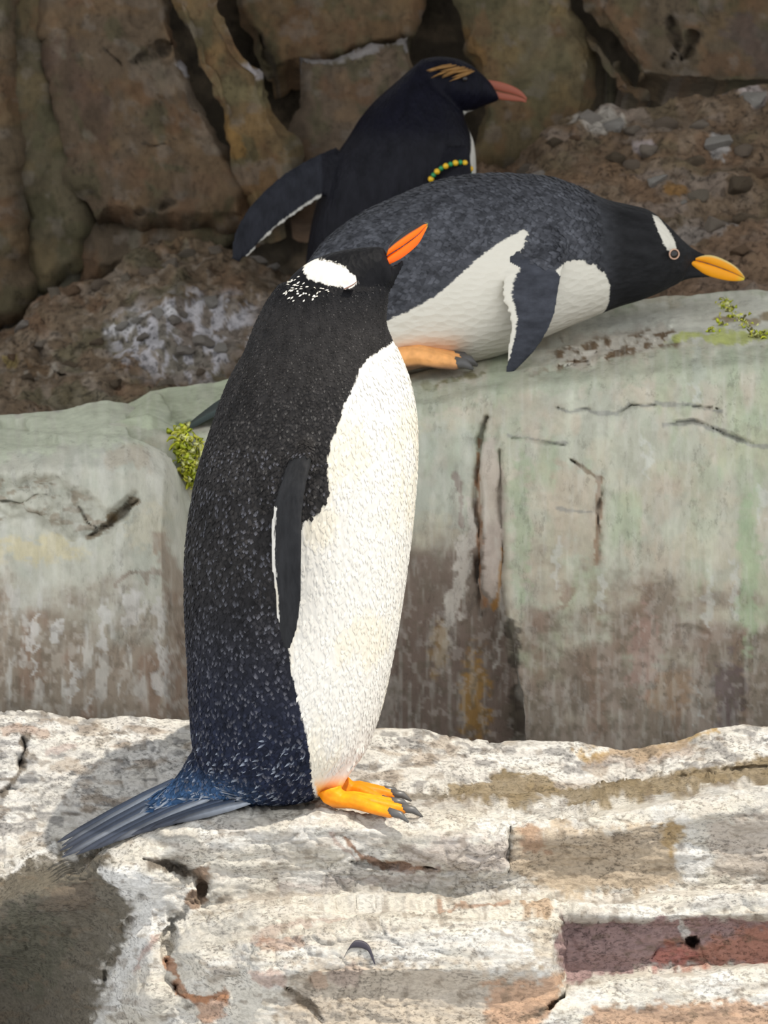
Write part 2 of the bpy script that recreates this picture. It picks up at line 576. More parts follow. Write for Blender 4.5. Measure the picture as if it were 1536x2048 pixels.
fall = np.interp(g.cx, [-400, 0, 120, 220, 300, 360], [.55, .24, .12, .04, .0, 0])[None, :]
g.Y += fall * smooth(0, 200, g.py - lip)
# lumps and hollows of the lower left corner
g.crack([(290, 1722), (350, 1728), (392, 1752), (405, 1785), (385, 1800)], 17, .045, seed=21)
g.crack([(330, 1925), (352, 1960), (370, 1985), (400, 1995), (440, 1988)], 13, .05, seed=22)
g.crack([(395, 1800), (360, 1830), (335, 1870), (330, 1915)], 15, .03, seed=23)
g.crack([(205, 1960), (225, 1900), (262, 1840), (280, 1800)], 9, .02, seed=24)
g.crack([(575, 1975), (615, 2010), (640, 2040)], 5, .007, seed=25)
g.crack([(1020, 1655), (1015, 1700), (1012, 1740)], 9, .012, seed=26)
g.crack([(50, 1475), (52, 1500), (40, 1540), (30, 1570), (0, 1585)], 8, .03, seed=27)
g.crack([(1140, 1965), (1110, 1995), (1085, 2018)], 7, .02, seed=28)
g.crack([(700, 1722), (780, 1735), (870, 1735)], 5, .012, seed=29)
g.crack([(1270, 1565), (1340, 1556), (1430, 1545), (1536, 1535)], 10, .012, seed=30)
g.crack([(1305, 1915), (1320, 1895), (1380, 1885)], 4, .008, seed=31)
dd = np.hypot((g.px - 1385) / 1.25, g.py - 1884)
g.Y += .07 * (1 - smooth(7, 12, dd))
for cx, cy, r, h in ((300, 1755, 46, .03), (235, 1760, 40, .03), (270, 1880, 45, .02), (300, 1985, 40, .03), (370, 1880, 40, .02), (420, 1935, 36, .02)):
    g.Y -= h * np.exp(-((g.px - cx) ** 2 + (g.py - cy) ** 2) / r ** 2)
for cx, cy, r, h in ((1190, 1720, 90, .02), (1470, 1690, 110, .012), (860, 1700, 60, -.012), (930, 1690, 70, -.012), (1100, 1720, 60, .012)):
    g.Y += h * np.exp(-((g.px - cx) / r) ** 2 - ((g.py - cy) / 50) ** 2)

# colours: pale guano-crusted strata with brown and purple stone showing through
nA, nB, nC = g.pn(90, 40, 5, 1), g.pn(40, 22, 5, 2), g.pn(160, 60, 4, 3)
g.col[:] = CREAM
g.mixc(smooth(-.1, .5, nA) * .6, WHITE)
g.mixc(smooth(.1, .6, nB) * .25, np.array([.44, .43, .42]))
g.mixc(smooth(.25, .6, g.pn(150, 9, 5, 6)) * .5, np.array([.40, .36, .31]))
g.mixc(smooth(.3, .65, g.pn(36, 16, 4, 7)) * .35, np.array([.46, .40, .33]))
ridge = 1 - smooth(-10, 40, g.py - np.interp(g.cx, [a[0] for a in lines[4]], [a[1] for a in lines[4]])[None, :])
g.mixc(ridge * .45, np.array([.60, .58, .55]))
nR = g.pn(30, 12, 5, 8)
g.mixc(ridge * smooth(.12, .5, nR) * .75, np.array([.20, .19, .18]))
g.mixc(ridge * smooth(.35, .65, g.pn(60, 18, 4, 9)) * .5, BROWN)
g.poly([(900, 1560), (1010, 1545), (1180, 1575), (1300, 1545), (1420, 1525), (1560, 1500), (1560, 1550), (1400, 1580), (1200, 1608), (1000, 1612), (880, 1595)], np.array([.20, .145, .07]), .85, 10)
g.poly([(690, 1568), (760, 1570), (900, 1588), (900, 1600), (760, 1590), (690, 1585)], np.array([.17, .14, .10]), .8, 5)
g.poly([(1150, 1500), (1250, 1500), (1330, 1485), (1440, 1462), (1440, 1472), (1330, 1500), (1250, 1518), (1170, 1510)], OCHRE * .9, .8, 6)
g.poly([(1180, 1515), (1230, 1500), (1380, 1480), (1380, 1500), (1250, 1540)], np.array([.34, .27, .22]), .6, 10)
# face A
g.poly([(1025, 1660), (1180, 1650), (1260, 1655), (1360, 1640), (1360, 1760), (1250, 1785), (1130, 1790), (1020, 1740)], np.array([.40, .31, .21]), .8, 14)
g.poly([(1035, 1650), (1045, 1700), (1100, 1700), (1070, 1660)], RUST * .7, .5, 10)
g.poly([(1320, 1640), (1370, 1640), (1365, 1720), (1340, 1720)], OCHRE * .8, .6, 14)
g.poly([(1350, 1690), (1400, 1680), (1430, 1730), (1390, 1770), (1355, 1740)], WHITE, .95, 10)
g.poly([(1420, 1640), (1580, 1610), (1580, 1760), (1440, 1760)], np.array([.42, .36, .30]), .8, 16)
g.poly([(800, 1690), (900, 1680), (1010, 1670), (1012, 1735), (900, 1740), (820, 1740)], np.array([.38, .31, .27]), .55, 16)
g.streak([(690, 1680), (740, 1725), (830, 1738), (875, 1736)], 9, RUST * .55, .8)
g.streak([(660, 1665), (690, 1700), (720, 1720)], 8, np.array([.30, .2, .16]), .6)
g.streak([(560, 1780), (700, 1765), (860, 1755)], 9, np.array([.26, .18, .14]), .5)
g.streak([(430, 1800), (560, 1795), (700, 1785)], 12, np.array([.28, .23, .18]), .6)
g.poly([(560, 1745), (640, 1740), (1020, 1745), (1020, 1785), (640, 1785), (560, 1790)], np.array([.42, .40, .38]), .45, 12)
g.streak([(880, 1815), (960, 1810), (1010, 1808)], 7, RUST * .8, .6)
g.streak([(500, 1880), (600, 1850), (700, 1830)], 8, np.array([.30, .2, .16]), .5)
g.poly([(520, 1875), (600, 1872), (610, 1895), (530, 1905)], RUST * .8, .5, 8)
# purple face under the second lip
g.poly([(1110, 1836), (1300, 1842), (1580, 1838), (1580, 1925), (1400, 1930), (1250, 1938), (1130, 1960), (1112, 1930)], PURPLE, .95, 7)
g.poly([(1330, 1890), (1400, 1880), (1580, 1840), (1580, 1920), (1400, 1932), (1310, 1928)], np.array([.40, .19, .13]), .8, 16)
g.poly([(1305, 1905), (1400, 1895), (1400, 1928), (1305, 1930)], np.array([.42, .16, .14]), .6, 8)
g.streak([(1345, 1835), (1362, 1850), (1372, 1870)], 10, WHITE, .85)
g.streak([(1250, 1900), (1420, 1870), (1536, 1880)], 4, DKBROWN, .4)
g.poly([(1040, 1808), (1100, 1812), (1095, 1832), (1045, 1828)], np.array([.33, .2, .1]), .7, 7)
# front block
g.poly([(600, 1930), (760, 1925), (900, 1940), (1090, 1935), (1130, 1960), (1090, 2040), (900, 2120), (560, 2120), (560, 2000)], np.array([.40, .33, .25]), .75, 22)
g.poly([(980, 1960), (1110, 1950), (1110, 2000), (1060, 2060), (960, 2060)], np.array([.44, .24, .13]), .65, 18)
g.streak([(1140, 1965), (1110, 1995), (1080, 2020), (1040, 2040)], 8, DKBROWN, .7)
g.poly([(1060, 1850), (1108, 1842), (1112, 1920), (1080, 1935)], np.array([.40, .32, .22]), .5, 12)
g.poly([(1180, 2012), (1580, 2005), (1580, 2200), (1150, 2200)], np.array([.36, .21, .12]), .8, 12)
g.streak([(575, 1975), (615, 2010), (640, 2040)], 5, DKBROWN, .8)
g.blob(700, 1950, 40, 26, np.array([.33, .24, .2]), .5)
g.blob(640, 1965, 30, 22, RUST * .7, .4)
# lower left corner: shade painted in as dark brown, white crust on the edge
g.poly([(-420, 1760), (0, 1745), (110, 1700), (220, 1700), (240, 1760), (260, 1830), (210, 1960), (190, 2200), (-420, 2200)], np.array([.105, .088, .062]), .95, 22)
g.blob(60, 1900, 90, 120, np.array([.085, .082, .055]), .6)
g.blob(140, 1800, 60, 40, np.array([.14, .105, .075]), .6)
g.poly([(195, 1735), (240, 1730), (300, 1745), (350, 1770), (310, 1800), (260, 1810), (225, 1790)], WHITE, .9, 8)
g.poly([(270, 1830), (330, 1800), (345, 1850), (300, 1900), (260, 1960), (235, 2010), (205, 2060), (195, 2060), (215, 1970), (245, 1890)], WHITE * .92, .85, 9)
g.streak([(390, 1745), (400, 1775), (385, 1800)], 20, np.array([.20, .12, .07]), .85)
g.streak([(300, 1725), (350, 1730), (390, 1755)], 13, DKBROWN, .8)
g.poly([(270, 1950), (300, 1910), (330, 1880), (325, 1860), (300, 1890), (265, 1930)], np.array([.32, .2, .16]), .7, 7)
g.streak([(335, 1925), (355, 1960), (375, 1990), (420, 1998), (440, 1990)], 14, RUST * .8, .8)
g.streak([(385, 1995), (440, 2005), (400, 2030)], 16, RUST, .6)
g.poly([(340, 1870), (420, 1820), (520, 1830), (440, 1890), (350, 1920)], np.array([.40, .38, .34]), .6, 18)
g.poly([(405, 1930), (480, 1930), (480, 1965), (430, 1970)], DKBROWN * 1.6, .55, 9)
g.poly([(490, 1945), (570, 1940), (560, 1970), (500, 1970)], np.array([.36, .22, .17]), .6, 8)
g.streak([(25, 1740), (60, 1715), (110, 1690)], 8, WHITE, .9, wob=3)
g.streak([(20, 1465), (60, 1460), (80, 1470)], 14, np.array([.34, .24, .18]), .7)
g.streak([(50, 1475), (45, 1540), (10, 1580)], 10, DKBROWN, .8)
g.blob(150, 1540, 60, 16, BROWN, .5, rot=-8)
g.blob(120, 1505, 40, 12, np.array([.3, .2, .17]), .5, rot=-20)
g.mixc(smooth(.42, .7, g.pn(22, 12, 5, 31)) * .5, DKBROWN * 1.5)


def disp_fore(p):
    a = fbm(p, 6, 4, 50, stretch=(1, 1, 2.2)) * .008
    b = fbm(p, 24, 5, 51, gain=.6, stretch=(.6, 1, 1.7)) * .005
    w1, w2, _ = worley(p + .01 * fbm(p, 20, 2, 52)[:, None], 34, 4)
    c = -.0035 * (1 - smooth(0, .18, w2 - w1)) * smooth(-.1, .5, fbm(p, 9, 2, 53))
    d = fbm(p, 42, 4, 54, stretch=(.16, .16, 1)) * .0032
    return a + b + c + d


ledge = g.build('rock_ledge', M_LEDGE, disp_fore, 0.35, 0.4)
ledge['kind'] = 'structure'
ledge['label'] = 'pale crusted layered rock ledge under the standing penguin'
FORE = g

# ------------------------------------------------------------------ middle wall, right block
tops = [(180, 845), (280, 795), (300, 782), (340, 772), (400, 760), (450, 752), (600, 735), (800, 700), (1000, 645), (1100, 622), (1240, 605), (1350, 593), (1440, 586), (1536, 584), (1956, 570)]
w = Rock(180, 1956, 3.6, tops, [(180, 1600), (1956, 1600)], ext=(0, 1000))
mid_lines = [
    fl(tops, 1.02),
    fl([(180, 860), (300, 830), (345, 852), (450, 842), (600, 815), (800, 775), (900, 757), (1000, 742), (1080, 735), (1200, 716), (1300, 706), (1440, 694), (1536, 692), (1956, 680)], .66),
    fl([(180, 880), (345, 880), (600, 850), (800, 812), (900, 795), (1000, 780), (1200, 755), (1300, 745), (1440, 735), (1536, 730), (1956, 720)], .585),
    fl([(180, 1000), (600, 950), (1000, 900), (1300, 860), (1536, 850), (1956, 840)], .54),
    fl([(180, 1200), (1956, 1150)], .52),
    fl([(180, 1480), (1956, 1480)], .50),
    fl([(180, 1600), (1956, 1600)], .49)]
w.lines(mid_lines)
w.blur(10)
# the part left of the vertical fissure is set back; a narrow rib stands in it
side = np.interp(w.py, [760, 860, 1000, 1200, 1300, 1480, 1600], [1000, 998, 1006, 1012, 1016, 1036, 1040]) + 5 * w.pn(30, 40, 3, 71)
setback = (1 - smooth(-7, 7, w.px - side)) * smooth(800, 900, w.py) * np.interp(w.py, [850, 1100, 1300, 1480], [.012, .03, .06, .075])
w.Y += setback
rib = smooth(0, 8, w.px - np.interp(w.py, [840, 1000, 1300, 1480], [958, 960, 966, 975])) * (1 - smooth(-7, 7, w.px - side))
w.Y -= rib * setback * .55 * smooth(850, 900, w.py) * (1 - smooth(1150, 1300, w.py))
w.crack([(975, 835), (960, 880), (955, 1000), (958, 1150), (966, 1230)], 4, .02, wob=5, taper=False)
w.crack([(1002, 900), (1004, 1000), (1008, 1120)], 4, .014, wob=5, taper=False)
w.crack([(1140, 920), (1170, 938), (1202, 958)], 4, .02, wob=4)
w.crack([(1202, 955), (1198, 1040), (1194, 1120)], 6, .022, wob=5)
w.crack([(1110, 816), (1170, 820), (1200, 832), (1240, 822), (1260, 808), (1330, 812), (1370, 808), (1440, 818)], 3, .012, wob=5)
w.crack([(1330, 850), (1390, 842), (1440, 860), (1500, 885), (1560, 905)], 3, .012, wob=5)
w.crack([(1020, 875), (1080, 880), (1130, 890)], 3, .01, wob=5)
w.crack([(1350, 1252), (1400, 1262), (1425, 1272)], 3, .004, wob=3)
# broken crust along the front of the ledge top
crust = poly_sd(*w.warp(10, 25, 77), [(1110, 690), (1200, 680), (1340, 655), (1360, 690), (1260, 712), (1180, 730), (1110, 735)])
w.Y -= .012 * smooth(-2, 6, crust) * (w.pn(14, 10, 3, 78) > -.1)
w.col[:] = SAGE
vA, vB, vC = w.pn(70, 260, 4, 81), w.pn(26, 180, 4, 82), w.pn(60, 50, 5, 83)
w.mixc(smooth(-.2, .5, vA) * .5, GREEN)
w.mixc(smooth(0, .6, vC) * .55, np.array([.50, .45, .34]))
w.mixc(smooth(.15, .6, vB) * .45, PALEGREEN * 1.15)
w.mixc(smooth(.2, .7, w.pn(120, 90, 4, 84)) * .35, np.array([.44, .36, .28]))
w.mixc(smooth(.1, .6, w.pn(34, 70, 4, 72)) * .4, np.array([.50, .42, .33]))
w.mixc(smooth(.1, .6, w.pn(50, 150, 4, 73)) * .45, np.array([.33, .40, .25]))
low = smooth(1150, 1330, w.py + 90 * w.pn(60, 40, 4, 85) + 60 * w.pn(180, 200, 2, 86))
w.mixc(low * .92, np.array([.215, .17, .13]))
w.mixc(low * smooth(0, .5, w.pn(45, 60, 5, 87)) * .6, np.array([.34, .28, .23]))
w.mixc(low * smooth(.1, .6, w.pn(40, 130, 4, 88)) * .5, np.array([.22, .145, .10]))
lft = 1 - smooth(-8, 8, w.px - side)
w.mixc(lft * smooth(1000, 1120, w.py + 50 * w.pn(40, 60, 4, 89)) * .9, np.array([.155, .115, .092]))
w.poly([(820, 860), (950, 870), (955, 1050), (900, 1060), (870, 1010), (820, 1020)], np.array([.40, .42, .36]), .5, 20)
w.streak([(945, 1010), (935, 1090), (915, 1170), (895, 1250), (885, 1290)], 20, np.array([.50, .46, .40]), .8, wob=14)
w.streak([(910, 960), (925, 1000), (920, 1040)], 14, np.array([.2, .14, .12]), .7)
w.poly([(962, 890), (1002, 880), (1006, 1120), (985, 1200), (965, 1180)], np.array([.47, .40, .34]), .75, 8)
w.streak([(957, 880), (956, 1000), (960, 1150), (968, 1220)], 7, np.array([.26, .13, .06]), .85, wob=5)
w.streak([(1003, 1100), (1000, 1180), (985, 1220)], 8, np.array([.30, .15, .04]), .9, wob=5)
w.blob(948, 1400, 42, 120, np.array([.30, .17, .045]), .8, soft=.8)
w.blob(880, 1300, 20, 60, np.array([.26, .17, .07]), .6, soft=.8)
w.streak([(1004, 1180), (1002, 1260), (990, 1330)], 9, np.array([.48, .45, .40]), .6)
w.streak([(1020, 1250), (1032, 1400), (1040, 1480)], 17, np.array([.045, .035, .025]), .85, wob=5)
w.poly([(1110, 920), (1198, 950), (1200, 1120), (1130, 1120)], np.array([.45, .38, .29]), .6, 14)
w.streak([(1200, 955), (1195, 1130)], 6, np.array([.24, .15, .09]), .8, wob=5)
w.streak([(1140, 920), (1170, 938), (1202, 958)], 5, np.array([.2, .15, .1]), .8, wob=5)
for pts in ([(1110, 816), (1170, 820), (1200, 832), (1240, 822), (1260, 808), (1330, 812), (1370, 808), (1440, 818)], [(1330, 850), (1390, 842), (1440, 860), (1500, 885), (1560, 905)], [(1020, 875), (1080, 880), (1130, 890)], [(1115, 1018), (1180, 1022)]):
    w.streak(pts, 5, np.array([.22, .22, .20]), .65, wob=6)
for (x, y0, y1, ww) in ((1415, 1150, 1260, 10), (1390, 700, 800, 14), (1470, 1120, 1230, 9), (1200, 1150, 1210, 9), (1400, 1380, 1440, 7), (1110, 1080, 1180, 8), (1290, 880, 950, 10), (1520, 960, 1040, 9)):
    w.streak([(x, y0), (x + 6, (y0 + y1) / 2), (x + 2, y1)], ww, np.array([.56, .57, .53]), .42, wob=12, size=16)
w.blob(1290, 1300, 40, 100, np.array([.36, .24, .2]), .6)
w.blob(1340, 1390, 60, 60, np.array([.36, .25, .16]), .5)
w.blob(1460, 1400, 34, 110, np.array([.12, .09, .09]), .75)
w.blob(1130, 1190, 26, 22, np.array([.22, .14, .1]), .6)
w.blob(1500, 1150, 24, 200, np.array([.30, .40, .24]), .5)
w.blob(1040, 1050, 30, 200, np.array([.33, .40, .26]), .6, soft=.8)
# ledge top
w.poly([(1060, 700), (1200, 640), (1300, 610), (1560, 590), (1560, 680), (1300, 695), (1100, 720)], np.array([.56, .55, .47]), .85, 14)  # top painted lighter to make up for skylight the roof blocks
w.poly([(1100, 690), (1200, 670), (1230, 660), (1330, 655), (1345, 690), (1230, 715), (1110, 735)], np.array([.47, .42, .35]), .7, 10)
w.mixc(smooth(-14, 4, crust) * smooth(.05, .3, w.pn(16, 9, 4, 79)) * .95, np.array([.15, .095, .05]))
w.streak([(850, 772), (920, 755), (970, 742)], 9, np.array([.16, .14, .05]), .8, wob=8)
w.streak([(1060, 752), (1095, 740)], 7, np.array([.2, .12, .07]), .8)
w.streak([(1350, 690), (1440, 685), (1560, 680)], 12, np.array([.42, .46, .08]), .75)
w.streak([(1440, 650), (1500, 660), (1560, 640)], 10, np.array([.22, .15, .06]), .75)
w.poly([(800, 780), (1000, 745), (1540, 695), (1540, 750), (1000, 800), (800, 840)], np.array([.34, .37, .27]), .55, 16)
# the slab at the left end, and pale stone in the gap
w.poly([(180, 850), (280, 780), (450, 745), (600, 735), (600, 800), (345, 862)], np.array([.44, .48, .34]), .85, 6)
w.blob(400, 900, 60, 40, np.array([.48, .50, .38]), .8)
w.streak([(352, 850), (400, 835), (440, 815)], 8, np.array([.13, .17, .10]), .7)


def disp_mid(p):
    return fbm(p, 4, 3, 60) * .010 + fbm(p, 22, 5, 61, stretch=(1, 1, .6)) * .0035


w.mixc(smooth(.15, .6, w.pn(9, 60, 3, 140)) * .22, np.array([.56, .55, .48]))
w.mixc(smooth(.15, .6, w.pn(12, 14, 4, 141)) * (.12 + .35 * low), np.array([.12, .10, .07]))
w.mixc(smooth(.3, .6, w.pn(10, 14, 4, 142)) * (.12 + .18 * low), np.array([.46, .42, .37]))
wall_r = w.build('rock_terrace', M_WALL, disp_mid, 0.3, 0.2)
wall_r['kind'] = 'structure'
wall_r['label'] = 'green washed rock terrace under the lying penguin'
MIDR = w

# ------------------------------------------------------------------ middle wall, left block
topl = [(-420, 868), (-100, 845), (0, 838), (60, 835), (150, 822), (215, 806), (255, 808), (285, 822), (315, 845), (340, 875), (352, 905), (362, 935), (378, 985), (392, 1040), (420, 1120)]
b2 = Rock(-420, 420, 3.4, topl, [(-420, 1600), (420, 1600)], ext=(1000, 0))
b2.lines([
    fl([(a[0], a[1]) for a in topl], 0.86),
    fl([(-420, 925), (0, 905), (150, 900), (270, 890), (330, 905), (352, 925), (378, 1000), (420, 1130)], .50),
    fl([(-420, 960), (0, 945), (150, 935), (300, 940), (345, 965), (378, 1020), (420, 1140)], .45),
    fl([(-420, 1200), (420, 1200)], .425),
    fl([(-420, 1600), (420, 1600)], .40)])
b2.blur(8)
b2.Y += np.interp(b2.px, [250, 330, 380, 420], [0, .02, .09, .22])
sdl = poly_sd(*b2.warp(10, 30, 90), [(-420, 965), (0, 962), (90, 945), (150, 985), (215, 1015), (270, 995), (250, 1040), (190, 1065), (150, 1075), (60, 1040), (-420, 1060)])
b2.Y += .018 * smooth(-10, 12, sdl) + .012 * b2.pn(40, 24, 4, 91) * smooth(-10, 20, sdl)
b2.crack([(180, 1072), (215, 1050), (245, 1020), (276, 998)], 6, .028, wob=4)
b2.crack([(158, 1015), (175, 1045), (200, 1060)], 3, .012, wob=4)
b2.crack([(0, 1005), (40, 1003), (60, 995)], 3, .02, wob=4)
b2.col[:] = np.array([.46, .45, .37])
b2.mixc(smooth(-.1, .5, b2.pn(60, 60, 5, 92)) * .6, np.array([.40, .41, .34]))
b2.mixc(smooth(.1, .5, b2.pn(30, 120, 4, 93)) * .5, np.array([.54, .53, .46]))
b2.poly([(-420, 860), (0, 835), (215, 800), (320, 850), (350, 900), (250, 900), (0, 915), (-420, 940)], np.array([.50, .53, .40]), .85, 14)  # block top lightened in colour against the skylight lost under the roof
b2.blob(70, 1100, 120, 40, np.array([.56, .49, .30]), .7, soft=.9)
b2.blob(300, 1060, 60, 60, np.array([.52, .48, .36]), .6, soft=.9)
b2.blob(250, 925, 60, 22, np.array([.40, .33, .25]), .5)
lowl = smooth(1130, 1290, b2.py + 60 * b2.pn(50, 40, 4, 94) - 0.12 * (b2.px - 150))
b2.mixc(lowl * .9, np.array([.24, .19, .14]))
b2.mixc(lowl * smooth(0, .5, b2.pn(50, 60, 5, 95)) * .6, np.array([.32, .26, .20]))
b2.mixc(lowl * smooth(.1, .5, b2.pn(60, 90, 4, 96)) * .5, np.array([.26, .16, .11]))
b2.mixc((lowl > .05) * smooth(.28, .55, b2.pn(16, 60, 4, 97)) * smooth(1130, 1200, b2.py) * (1 - smooth(1380, 1440, b2.py)) * .6, np.array([.55, .53, .48]))
for (x, y0, y1, ww) in ((150, 1330, 1400, 7), (262, 1190, 1250, 15), (205, 1215, 1290, 10), (70, 1240, 1290, 10), (175, 1395, 1420, 8), (320, 1200, 1380, 9), (65, 1300, 1350, 5), (335, 1300, 1390, 8), (115, 1245, 1280, 8)):
    b2.streak([(x, y0), (x - 3, y1)], ww, np.array([.56, .54, .50]), .7, wob=11, size=18)
b2.poly([(310, 1075), (345, 1070), (375, 1150), (380, 1480), (350, 1480), (335, 1200)], np.array([.26, .19, .14]), .7, 12)
b2.streak([(180, 1072), (215, 1050), (245, 1020), (276, 998)], 8, np.array([.13, .09, .045]), .8, wob=6)
b2.blob(225, 1035, 16, 10, np.array([.2, .14, .07]), .9, wob=4)
b2.mixc(smooth(-4, 8, sdl) * smooth(.2, .5, b2.pn(22, 12, 4, 98)) * .6, np.array([.24, .18, .12]))
b2.streak([(230, 1165), (250, 1150), (285, 1150), (310, 1145)], 10, np.array([.2, .14, .1]), .6, wob=10)
b2.mixc(smooth(.15, .6, b2.pn(9, 60, 3, 143)) * .2, np.array([.58, .56, .49]))
b2.mixc(smooth(.15, .6, b2.pn(12, 14, 4, 144)) * (.1 + .3 * lowl), np.array([.13, .10, .07]))
b2.mixc(smooth(.3, .6, b2.pn(10, 14, 4, 145)) * (.1 + .3 * lowl), np.array([.50, .46, .40]))
wall_l = b2.build('rock_block', M_WALL, disp_mid, 0.25, 0.2)
wall_l['kind'] = 'structure'
wall_l['label'] = 'pale rock block left of the standing penguin, brown towards its base'

# ------------------------------------------------------------------ rubble slope behind the ledges
tops3 = [(-420, 700), (0, 652), (35, 642), (50, 610), (75, 585), (110, 566), (200, 545), (250, 515), (300, 495), (350, 480), (370, 482), (420, 485), (470, 500), (520, 516), (560, 545), (620, 560), (700, 540),
         (860, 420), (940, 345), (985, 335), (1010, 345), (1050, 320), (1090, 262), (1120, 240), (1160, 225), (1260, 225), (1330, 212), (1400, 192), (1536, 172), (1956, 140)]
s = Rock(-420, 1956, 4, tops3, [(-420, 950), (500, 920), (1000, 760), (1956, 660)])
s.lines([
    fl(tops3, 1.72),
    fl([(-420, 760), (0, 700), (100, 640), (300, 560), (560, 600), (700, 600), (940, 430), (1100, 320), (1300, 290), (1536, 260), (1956, 230)], 1.52),
    fl([(-420, 830), (0, 790), (200, 770), (560, 720), (700, 700), (1000, 560), (1300, 480), (1536, 450), (1956, 420)], 1.28),
    fl([(-420, 880), (0, 850), (300, 830), (560, 800), (1000, 680), (1240, 612), (1536, 590), (1956, 575)], 1.04),
    fl([(-420, 950), (500, 920), (1000, 760), (1956, 660)], .98)])
s.blur(12)
s.crack([(90, 640), (75, 700), (110, 740), (130, 750)], 12, .04)
s.col[:] = np.array([.155, .11, .07])
sA, sB = s.pn(60, 40, 5, 101), s.pn(22, 14, 5, 102)
s.mixc(smooth(0, .5, sA) * .7, np.array([.21, .16, .11]))
s.mixc(smooth(.1, .5, sB) * (.6 - .3 * smooth(900, 1000, s.px)), np.array([.28, .23, .18]))
s.mixc(smooth(.1, .5, s.pn(70, 40, 4, 103)) * .6, np.array([.11, .10, .055]))
s.mixc(smooth(.2, .6, s.pn(90, 60, 4, 104)) * .5, np.array([.20, .11, .06]))
s.poly([(220, 650), (330, 620), (420, 600), (500, 640), (470, 720), (380, 760), (240, 720)], np.array([.34, .32, .31]), .3, 20)
s.mixc(smooth(-20, 30, poly_sd(s.px, s.py, [(210, 650), (400, 590), (520, 610), (480, 760), (230, 740)])) * smooth(.0, .25, s.pn(18, 14, 4, 105)) * .85, np.array([.50, .48, .50]))
s.streak([(215, 662), (255, 658), (300, 645), (350, 640)], 11, np.array([.62, .60, .60]), .8, wob=6)
s.streak([(60, 745), (80, 735), (110, 740)], 8, np.array([.40, .36, .30]), .6)
s.blob(80, 735, 26, 14, np.array([.11, .065, .03]), .9)
s.blob(30, 730, 24, 20, np.array([.26, .19, .05]), .6)
s.mixc(smooth(1000, 1100, s.px) * smooth(.25, .6, s.pn(75, 26, 4, 106)) * .55, np.array([.30, .26, .23]))
s.mixc(smooth(1000, 1100, s.px) * smooth(.1, .5, s.pn(110, 40, 4, 107)) * .6, np.array([.15, .095, .055]))
s.mixc(smooth(1000, 1100, s.px) * .35, np.array([.15, .09, .05]))
s.blob(1200, 250, 60, 22, np.array([.42, .38, .33]), .9)
s.blob(1440, 290, 28, 26, np.array([.38, .36, .34]), .8)
s.blob(1290, 315, 40, 16, np.array([.33, .28, .27]), .8)
s.blob(1510, 200, 40, 18, np.array([.42, .36, .34]), .8)
s.streak([(1350, 470), (1420, 465), (1480, 450)], 12, np.array([.34, .30, .27]), .6)
s.poly([(1300, 500), (1560, 470), (1560, 600), (1240, 610)], np.array([.19, .12, .075]), .7, 20)
s.blob(1350, 385, 26, 14, np.array([.28, .14, .03]), .7)


def disp_rub(p):
    w1, w2, idv = worley(p + .015 * fbm(p, 14, 2, 62)[:, None], 17, 9)
    a = .022 * (idv - .4) * smooth(0, .35, w2 - w1)
    v1, v2, idw = worley(p, 48, 12)
    return a + .009 * (idw - .3) * smooth(0, .3, v2 - v1) + fbm(p, 8, 4, 63) * .02


slope = s.build('rubble_slope', M_RUBBLE, disp_rub, 0.2, 0.0)
slope['kind'] = 'structure'
slope['label'] = 'brown crusted rubble slope between the ledges and the cliff'

# loose-looking stones bedded in the slope, alike pieces sharing their meshes
stone_meshes = []
for k in range(8):
    bm = bmesh.new()
    r = random.Random(40 + k)
    for _ in range(15):
        v = Vector((r.gauss(0, 1), r.gauss(0, 1), r.gauss(0, 1))).normalized()
        bm.verts.new((v.x * 1.25, v.y, v.z * .72))
    bmesh.ops.convex_hull(bm, input=bm.verts)
    bmesh.ops.delete(bm, geom=[v for v in bm.verts if not v.link_faces], context='VERTS')
    bmesh.ops.bevel(bm, geom=bm.edges[:], offset=.12, segments=1, affect='EDGES', clamp_overlap=True)
    me = bpy.data.meshes.new('stone')
    bm.to_mesh(me)
    bm.free()
    tone = ((.34, .30, .26), (.17, .125, .08), (.22, .17, .125), (.28, .23, .18), (.13, .095, .06), (.40, .37, .33), (.19, .12, .07), (.24, .20, .15))[k]
    set_color(me, 'Col', np.array(tone))
    me.materials.append(M_RUBBLE)
    stone_meshes.append(me)
spots = [(1180, 250, 26, 0), (1228, 255, 24, 5), (1265, 258, 14, 3), (1440, 292, 22, 5), (1298, 312, 20, 3), (1268, 335, 15, 2), (1330, 245, 18, 2), (1395, 250, 20, 3), (1510, 205, 24, 5), (1490, 300, 18, 2), (1385, 330, 16, 1),
         (1315, 372, 17, 5), (1230, 320, 16, 4), (1110, 290, 14, 4), (1150, 285, 11, 6), (1055, 335, 22, 3), (1075, 350, 14, 0), (1430, 460, 22, 3), (1490, 445, 18, 1), (1470, 390, 24, 4), (1520, 350, 22, 6), (1400, 400, 16, 7),
         (245, 660, 13, 5), (278, 655, 15, 5), (312, 645, 17, 5), (345, 655, 14, 0), (290, 690, 14, 0), (362, 640, 12, 0), (420, 615, 20, 5), (405, 690, 20, 0), (440, 700, 15, 5), (370, 705, 17, 0), (300, 560, 16, 2), (340, 520, 20, 3),
         (375, 500, 17, 7), (430, 505, 16, 3), (510, 530, 18, 0), (535, 545, 14, 5), (470, 520, 14, 6), (255, 560, 16, 7), (200, 575, 18, 2), (150, 590, 16, 6), (110, 600, 14, 7), (55, 670, 16, 0), (85, 690, 12, 3), (30, 720, 16, 6),
         (190, 680, 14, 1), (140, 720, 16, 1), (60, 760, 14, 4), (230, 780, 16, 1), (330, 770, 14, 7), (400, 740, 12, 2), (1120, 420, 16, 1), (1330, 540, 14, 1), (1480, 530, 16, 6), (1362, 407, 9, 5)]
